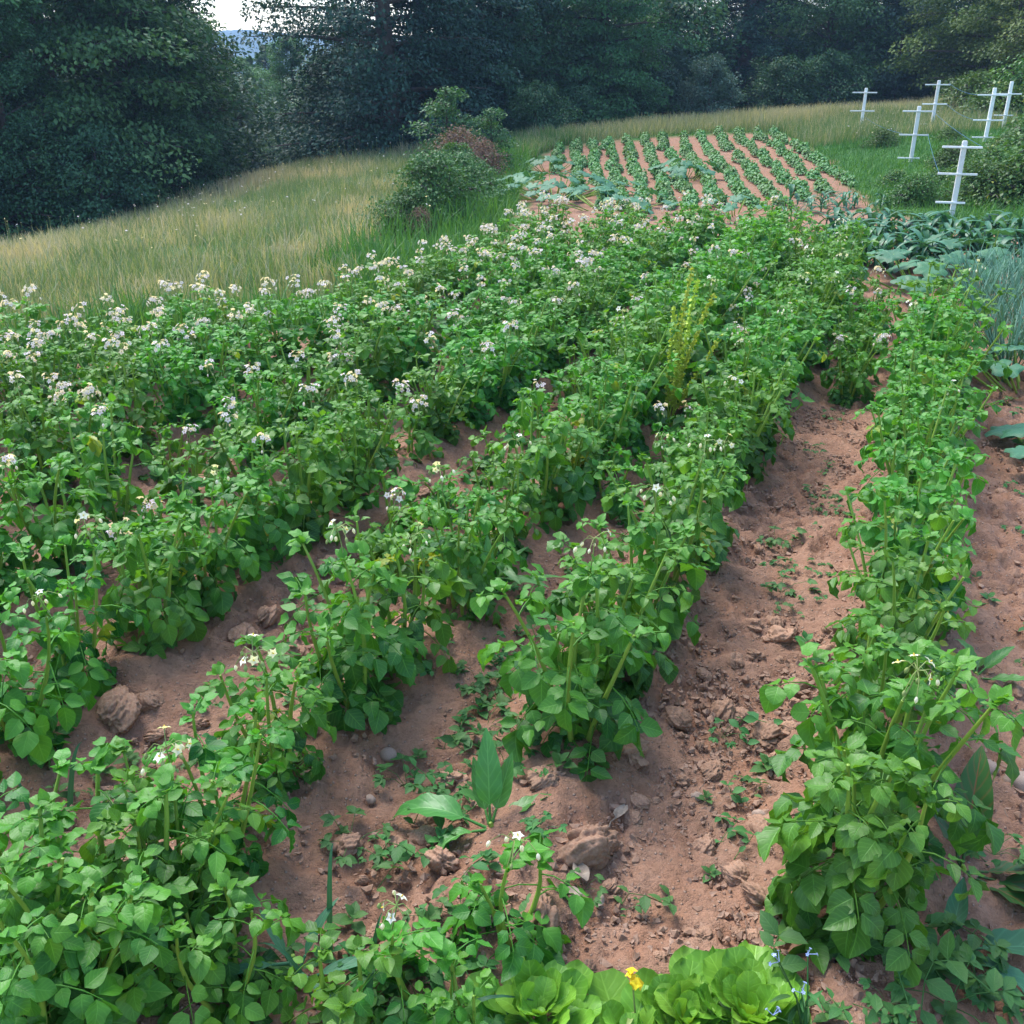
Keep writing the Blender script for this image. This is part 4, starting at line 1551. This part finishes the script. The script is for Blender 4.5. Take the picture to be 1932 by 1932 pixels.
def tree(kind, u, dist, s, lab, name='tree', vi=0, cat='tree', grp='trees along the wood edge', sz=None):
    x = (u - 966) / FPX * (dist * math.cos(PITCH) + CAM_H * math.sin(PITCH))
    crown, trunk = TV[kind][vi % len(TV[kind])]
    root = link(name, None)
    link('crown', crown, root)
    link('trunk', trunk, root)
    setxf(root, x, dist, rz=(u * .731 + dist) % 6.283, s=(s, s, s * (sz or 1)), sink=.05)
    tag(root, lab, cat, grp)


tree('layer', -160, 17.5, .95, 'leafy tree cut by the left edge above the meadow', vi=1)
tree('layer', 110, 19.5, 1.1, 'broad tree with layered light green branches at the left', vi=0)
tree('round', 20, 17.0, .55, 'dark low tree at the bottom of the left wood, by the meadow edge', vi=1)
tree('round', 258, 21.0, .92, 'rounded green tree right of the broad layered tree', vi=0)
tree('dark', 310, 31, .85, 'tall dark tree just left of the gap of sky')
tree('layerdark', 275, 24.5, .8, 'dark tree behind the left wood, beside the shaded opening', vi=0)
tree('pale', 560, 36, .66, 'small far tree with pale leaves inside the opening below the sky', vi=1)
tree('pale', 470, 44, .62, 'small far tree at the back of the opening, beside the tall dark trees', vi=0)
tree('greenbush', 420, 40, 1.5, 'far bush low in the shaded opening', 'shrub', 0, 'shrub', 'shrubs along the wood edge')
tree('bluebush', 460, 33, .9, 'bluish bush low in the shaded opening', 'shrub', 0, 'shrub', 'shrubs along the wood edge')
tree('round', 505, 52, .55, 'farthest rounded tree in the opening below the sky', vi=1)
tree('layerdark', 745, 22.5, .98, 'tall dark tree with layered branches right of the gap of sky', vi=1)
tree('layerdark', 800, 25, .9, 'dark tree behind the green sapling', vi=0)
tree('round', 910, 25.5, .82, 'green tree above the rusty shrub', vi=1)
tree('round', 1010, 27.5, .95, 'green tree left of the wood edge centre', vi=0)
tree('layer', 1140, 27, .85, 'green tree behind the left bean rows', vi=1)
tree('dark', 1270, 33, .9, 'tall dark tree behind the bluish shrub')
tree('cone', 1400, 31, .8, 'dark spruce with drooping boughs behind the bean plot')
tree('pale', 1545, 31, .95, 'rounded lighter green tree right of the dark spruce', vi=0)
tree('pale', 1660, 32.5, 1.0, 'rounded lighter green tree behind the leftmost post', vi=1)
tree('round', 1760, 34, 1.0, 'green tree behind the highest post', vi=0)
tree('olive', 1895, 27, .95, 'olive-toned tree at the upper right above the posts')
tree('olive', 2080, 24, .95, 'olive-toned tree cut by the right edge')
tree('dark', 1560, 42, 1.0, 'tall dark tree behind the pair of lighter rounded trees')
tree('dark', 1750, 45, 1.0, 'tall dark tree deep in the wood behind the posts')
tree('dark', 1000, 38, 1.0, 'tall dark tree deep in the wood behind the rusty shrub')
tree('dark', 1140, 40, .95, 'tall dark tree deep in the wood behind the left bean rows')
tree('dark', 150, 33, 1.0, 'tall dark tree deep in the wood at the left')
tree('dark', -60, 30, 1.0, 'tall dark tree at the far left of the wood')
tree('cone', 1930, 40, 1.0, 'dark conifer behind the olive-toned tree')
for u, d, s, k, lab in ((1255, 28, .95, 'bluebush', 'round bluish shrub at the foot of the tall dark tree'), (1335, 27, .75, 'bluebush', 'grey-blue shrub behind the far end of the bean rows'),
                        (1470, 28, .85, 'greenbush', 'low green shrub before the dark spruce'), (1090, 25, .75, 'greenbush', 'low green shrub behind the left corner of the bean plot'),
                        (1180, 26, .8, 'greenbush', 'low green shrub between the rusty shrub and the bluish shrub'), (1560, 28.5, .9, 'greenbush', 'low green shrub on the crest before the lighter trees'),
                        (1010, 23, .7, 'greenbush', 'low green shrub behind the rusty shrub'), (180, 17.0, .9, 'greenbush', 'green shrub at the upper edge of the meadow on the left'),
                        (330, 19, .85, 'greenbush', 'green shrub beside the shaded opening in the wood')):
    tree(k, u, d, s, lab, 'shrub', 0, 'shrub', 'shrubs along the wood edge')

for k in range(26):
    u = -150 + k * 88 + random.uniform(-25, 25)
    if 380 < u < 640:
        continue
    tree('greenbush' if k % 3 else 'bluebush', u, random.uniform(29, 36) if u > 560 else random.uniform(23, 28), random.uniform(1.3, 1.9), 'dark undergrowth bush standing between the trunks of the wood', 'shrub', 0, 'shrub', 'undergrowth of the wood')
# shrubs on the meadow edge
SHV = {
    'thicket': tree_mesh(tr_, 1.0, .66, 'layer', 12000, .042, .02, 'shrub', 26),
    'rusty': tree_mesh(tr_, 1.0, .55, 'round', 8000, .035, .02, 'rust', 30),
    'sapling': tree_mesh(tr_, 1.5, .55, 'layer', 5200, .055, .15, 'treepale', 16),
    'bramble': tree_mesh(tr_, .6, .62, 'round', 8000, .048, .02, 'bramble', 22),
    'bramble2': tree_mesh(tr_, .55, .6, 'layer', 8000, .05, .02, 'bramble', 22),
}


def shrub(name, kind, u, v, s, lab, cat='shrub', grp=None, dz=0):
    x, y = at(u, v)
    root = link(name, None)
    link('foliage', SHV[kind][0], root)
    link('stem', SHV[kind][1], root)
    setxf(root, x, y, s=s, sink=.03)
    tag(root, lab, cat, grp)


shrub('shrub', 'thicket', 820, 428, .9, 'dense green thicket standing on the meadow edge', grp='thicket at the meadow edge')
shrub('shrub', 'thicket', 868, 400, .78, 'green shrub pressed against the right side of the dense thicket', grp='thicket at the meadow edge')
shrub('shrub', 'thicket', 770, 440, .55, 'low green shrub at the left foot of the dense thicket', grp='thicket at the meadow edge')
shrub('shrub', 'thicket', 860, 372, .8, 'green shrub between the dense thicket and the rusty bush', grp='thicket at the meadow edge')
shrub('shrub', 'thicket', 905, 372, .55, 'low green shrub in front of the reddish bush', grp='thicket at the meadow edge')
shrub('dead_shrub', 'rusty', 795, 448, .34, 'brown withered bush at the lower left foot of the thicket', grp='withered bushes')
shrub('dead_shrub', 'rusty', 868, 362, .9, 'rusty brown withered bush behind the dense thicket', grp='withered bushes')
shrub('dead_shrub', 'rusty', 912, 352, .7, 'reddish withered bush right of the thicket', grp='withered bushes')
shrub('sapling', 'sapling', 850, 335, 1.0, 'pale green sapling rising above the rusty bush', 'sapling')
shrub('sapling', 'sapling', 930, 330, .75, 'smaller pale sapling beside the reddish bush', 'sapling')
bl = [('bramble', 1722, 385, .62, 'leafy bramble left of the nearest post'), ('bramble2', 1690, 350, .5, 'bramble at the foot of the second post'), ('bramble', 1850, 380, .8, 'bramble bush right of the nearest post'),
      ('bramble2', 1905, 378, 1.0, 'yellowish bramble bush near the right edge'), ('bramble', 1965, 374, 1.15, 'bramble bush cut by the right edge'), ('bramble2', 1868, 325, .75, 'bramble behind the nearest post'),
      ('bramble', 1795, 315, .6, 'bramble between the highest and the nearest post'), ('bramble2', 1915, 290, .8, 'bramble covering the foot of the rightmost post'), ('bramble', 1665, 275, .5, 'small bramble right of the leftmost post'),
      ('bramble2', 1790, 265, .5, 'bramble at the foot of the highest post'), ('bramble', 1970, 305, 1.2, 'tall bramble at the right edge below the olive-toned tree'), ('bramble2', 1762, 350, .5, 'bramble touching the left side of the nearest post')]
bl += [('bramble', 1830, 215, 1.3, 'bramble on the crest right of the highest post'), ('bramble2', 1880, 225, 1.4, 'bramble on the crest behind the rightmost post'), ('bramble', 1945, 215, 1.6, 'tall bramble on the crest at the right edge'),
       ('bramble2', 1800, 195, 1.2, 'far bramble under the olive-toned tree'), ('bramble', 1870, 185, 1.5, 'far bramble at the foot of the olive-toned tree')]
for k, u, v, s, lab in bl:
    shrub('bramble_bush', k, u, v, s, lab, 'bramble', 'brambles under the trellis posts')


# ------------------------------------------------------------------ grasses (nobody could count them)
def grass(name, xy, hmin, hmax, width, tint, lab, mat='grass', lean=.35, seg=4, heads=0.0):
    n = len(xy)
    r = np.random.default_rng(len(name) + n)
    z = macro(xy[:, 0], xy[:, 1])
    h = r.uniform(hmin, hmax, n) * (.65 + .8 * fbm(xy[:, 0] * 1.3, xy[:, 1] * 1.3, 3, 61))
    a = r.uniform(0, 2 * PI, n)
    ln = np.abs(r.normal(0, lean, n)) * h
    t = np.linspace(0, 1, seg)
    fa = a + PI / 2 + r.normal(0, .6, n)
    head = r.random(n) < heads
    V = np.zeros((n, seg, 2, 3))
    for i, q in enumerate(t):
        cx = xy[:, 0] + np.cos(a) * ln * q ** 2
        cy = xy[:, 1] + np.sin(a) * ln * q ** 2
        cz = z - .03 + h * q * (1 - .12 * q * (ln / h))
        w = width * (1 - q) ** .7 + .0008
        w = np.where(head, width * (.35 if q < .7 else .95 if q < .99 else .2), w)
        for j, sg in enumerate((-1, 1)):
            V[:, i, j, 0] = cx + sg * np.cos(fa) * w
            V[:, i, j, 1] = cy + sg * np.sin(fa) * w
            V[:, i, j, 2] = cz
    base = np.arange(n)[:, None] * seg * 2
    F = np.concatenate([base + np.array([[2 * i, 2 * i + 1, 2 * i + 3, 2 * i + 2]]) for i in range(seg - 1)], 0)
    g = Geo()
    tn = np.repeat(np.clip(np.where(head, np.maximum(tint, .75), tint), 0, 1), seg * 2)
    uv = np.tile(np.stack([np.repeat(t, 2), np.tile([-1, 1], seg)], 1), (n, 1))
    g.add(V.reshape(-1, 3), F, tn, uv)
    o = link(name, g.mesh(name, M[mat]))
    tag(o, lab, 'grass', kind='stuff')


gr = np.random.default_rng(9)


def scatter(n, xlo, xhi, ylo, yhi, pw=1.0):
    y = ylo + (yhi - ylo) * gr.random(n) ** pw
    x = gr.uniform(xlo, xhi, n)
    # only inside the wedge that can be looked into, a little wider than the picture
    k = np.abs(x) < .62 * y + 2.0
    return np.stack([x[k], y[k]], 1)


P = scatter(250000, -16, 1.2, 5.2, 25, 1.25)
sd = sdist(P[:, 0], P[:, 1])
P = P[sd < -.10]
sd = sdist(P[:, 0], P[:, 1])
# the lusher green verge beside the plot, straw beyond
edge = -sd
dn = fbm(P[:, 0] * .55, P[:, 1] * .9, 3, 13)
clump = fbm(P[:, 0] * 2.2, P[:, 1] * 2.2, 2, 40)
keep = clump > gr.uniform(.2, .55, len(P))
P, edge, dn = P[keep], edge[keep], dn[keep]
dry = np.clip((dn - .42 + .5 * (fbm(P[:, 0] * 1.7, P[:, 1] * 1.7, 2, 71) - .5)) * 3.6, 0, 1) * np.clip((edge - .6) / 1.0, 0, 1) * np.clip(1.25 - edge / 16, .5, 1)
tint = np.clip(dry * .85 + gr.normal(.06, .14, len(P)), 0, 1)
lush = edge < np.where(P[:, 1] < 8, .7, 1.35)
grass('meadow_grass', P[~lush], .08, .27, .0044, tint[~lush], 'straw-coloured and green tall meadow grass on the left slope', 'grass', .4, 4, .22)
grass('verge_grass', P[lush], .12, .34, .006, np.clip(gr.normal(.45, .3, lush.sum()), 0, 1), 'lush green grass along the left edge of the plot', 'lawn', .5, 4)
P = scatter(120000, 0.0, 17, 17.5, 28, 1.0)
sd = sdist(P[:, 0], P[:, 1])
P = P[sd < -.1]
dd = np.clip((P[:, 1] - 20.8 - .5 * np.sin(P[:, 0])) / 2.0, 0, 1)
kk = (P[:, 0] < 8.6 + .25 * (P[:, 1] - 18)) | (gr.random(len(P)) < .12)
P, dd = P[kk], dd[kk]
dn = fbm(P[:, 0] * .6, P[:, 1] * .6, 3, 15)
grass('tall_grass', P, .10, .34, .006, np.clip(dd * .5 + (dn - .5) * .9 + gr.normal(0, .12, len(P)), 0, 1), 'tall seeding grass on the crest behind the bean plot', 'grass', .3, 4, .35)
P = scatter(110000, 2.5, 15, 8.5, 22, 1.2)
sd = sdist(P[:, 0], P[:, 1])
P = P[sd < gr.normal(.02, .10, len(P))]
grass('lawn_grass', P, .04, .15, .006, np.clip(gr.normal(.4, .25, len(P)) + (fbm(P[:, 0] * .9, P[:, 1] * .9, 3, 17) - .5), 0, 1), 'short green grass around the white posts', 'lawn', .6, 3)

# pale wildflower specks in the meadow
g = Geo()
n = 420
P = scatter(4000, -13, 0, 6.5, 20)
P = P[sdist(P[:, 0], P[:, 1]) < -.6]
cl = fbm(P[:, 0] * 1.0, P[:, 1] * 1.0, 2, 55)
P = P[cl > gr.uniform(.35, .75, len(P))][:n]
P2 = np.array([at(gr.normal(1660, 40), gr.normal(262, 22)) for _ in range(60)] + [at(gr.normal(1350, 120), gr.normal(228, 8)) for _ in range(50)])
P = np.concatenate([P, P2])
n = len(P)
hh = macro(P[:, 0], P[:, 1]) + gr.uniform(.28, .45, n)
g.place(STAR, frames(gr.normal(0, 1, (n, 3)) * [1, 1, .2], np.array([0, 0, 1.]) + gr.normal(0, .4, (n, 3))), np.stack([P[:, 0], P[:, 1], hh], 1), gr.uniform(.007, .014, n), gr.random(n))
for p, h in zip(P, hh):
    z0 = float(h) - .36
    g.tube([(p[0], p[1], z0), (p[0], p[1], float(h))], .002, 3, .5, 1, cap=False)
o = link('meadow_flowers', g.mesh('meadow_flowers', [M['petal'], M['bud']]))
tag(o, 'small pale wildflowers dotted through the meadow grass', 'wildflowers', kind='stuff')

# ------------------------------------------------------------------ air
import bmesh
bm = bmesh.new()
bmesh.ops.create_cube(bm, size=1)
hm = bpy.data.meshes.new('haze')
bm.to_mesh(hm)
bm.free()
hmat, hnt = newmat('haze')
ho = nd(hnt, 'ShaderNodeOutputMaterial')
pv = nd(hnt, 'ShaderNodeVolumePrincipled')
pv.inputs['Color'].default_value = (.42, .64, 1, 1)
pv.inputs['Density'].default_value = HAZE
pv.inputs['Anisotropy'].default_value = .2
lk(hnt, pv.outputs[0], ho.inputs['Volume'])
hm.materials.append(hmat)
hz = link('haze', hm, loc=(0, 220, 8))
hz.scale = (900, 700, 52)
tag(hz, 'thin bluish evening air over the garden', 'haze', kind='stuff')

# ------------------------------------------------------------------ camera, light, render
cam = bpy.data.cameras.new('camera')
cam.sensor_width = 36
cam.lens = 36 * FPX / 1932
cam.clip_start = .05
cam.clip_end = 2000
co = link('camera', cam, loc=(0, 0, CAM_H))
co.rotation_euler = (PI / 2 - PITCH, 0, 0)
SC.camera = co

SUN_EL, SUN_AZ = R(58), R(-35)        # azimuth from +Y, negative to the left
w = bpy.data.worlds.new('World')
SC.world = w
w.use_nodes = True
nt = w.node_tree
bg = nt.nodes['Background']
sky = nt.nodes.new('ShaderNodeTexSky')
sky.sky_type = 'NISHITA'
sky.sun_disc = False
sky.sun_elevation = SUN_EL
sky.sun_rotation = SUN_AZ
sky.air_density = 1.0
sky.dust_density = 1.2
nt.links.new(sky.outputs[0], bg.inputs[0])
bg.inputs[1].default_value = .125
sun = bpy.data.lights.new('sun', 'SUN')
sun.energy = 1.45
sun.angle = R(28)
sun.color = (1, .985, .96)
so = link('sun', sun)
d = np.array([math.sin(SUN_AZ) * math.cos(SUN_EL), math.cos(SUN_AZ) * math.cos(SUN_EL), math.sin(SUN_EL)])
from mathutils import Vector
so.rotation_euler = Vector(d).to_track_quat('Z', 'Y').to_euler()
so.location = (0, 0, 20)

SC.view_settings.view_transform = 'Standard'
SC.view_settings.look = 'None'
SC.view_settings.exposure = 1.85
SC.view_settings.gamma = 1
cy = SC.cycles
cy.max_bounces = 6
cy.diffuse_bounces = 3
cy.glossy_bounces = 2
cy.transmission_bounces = 4
cy.use_denoising = True
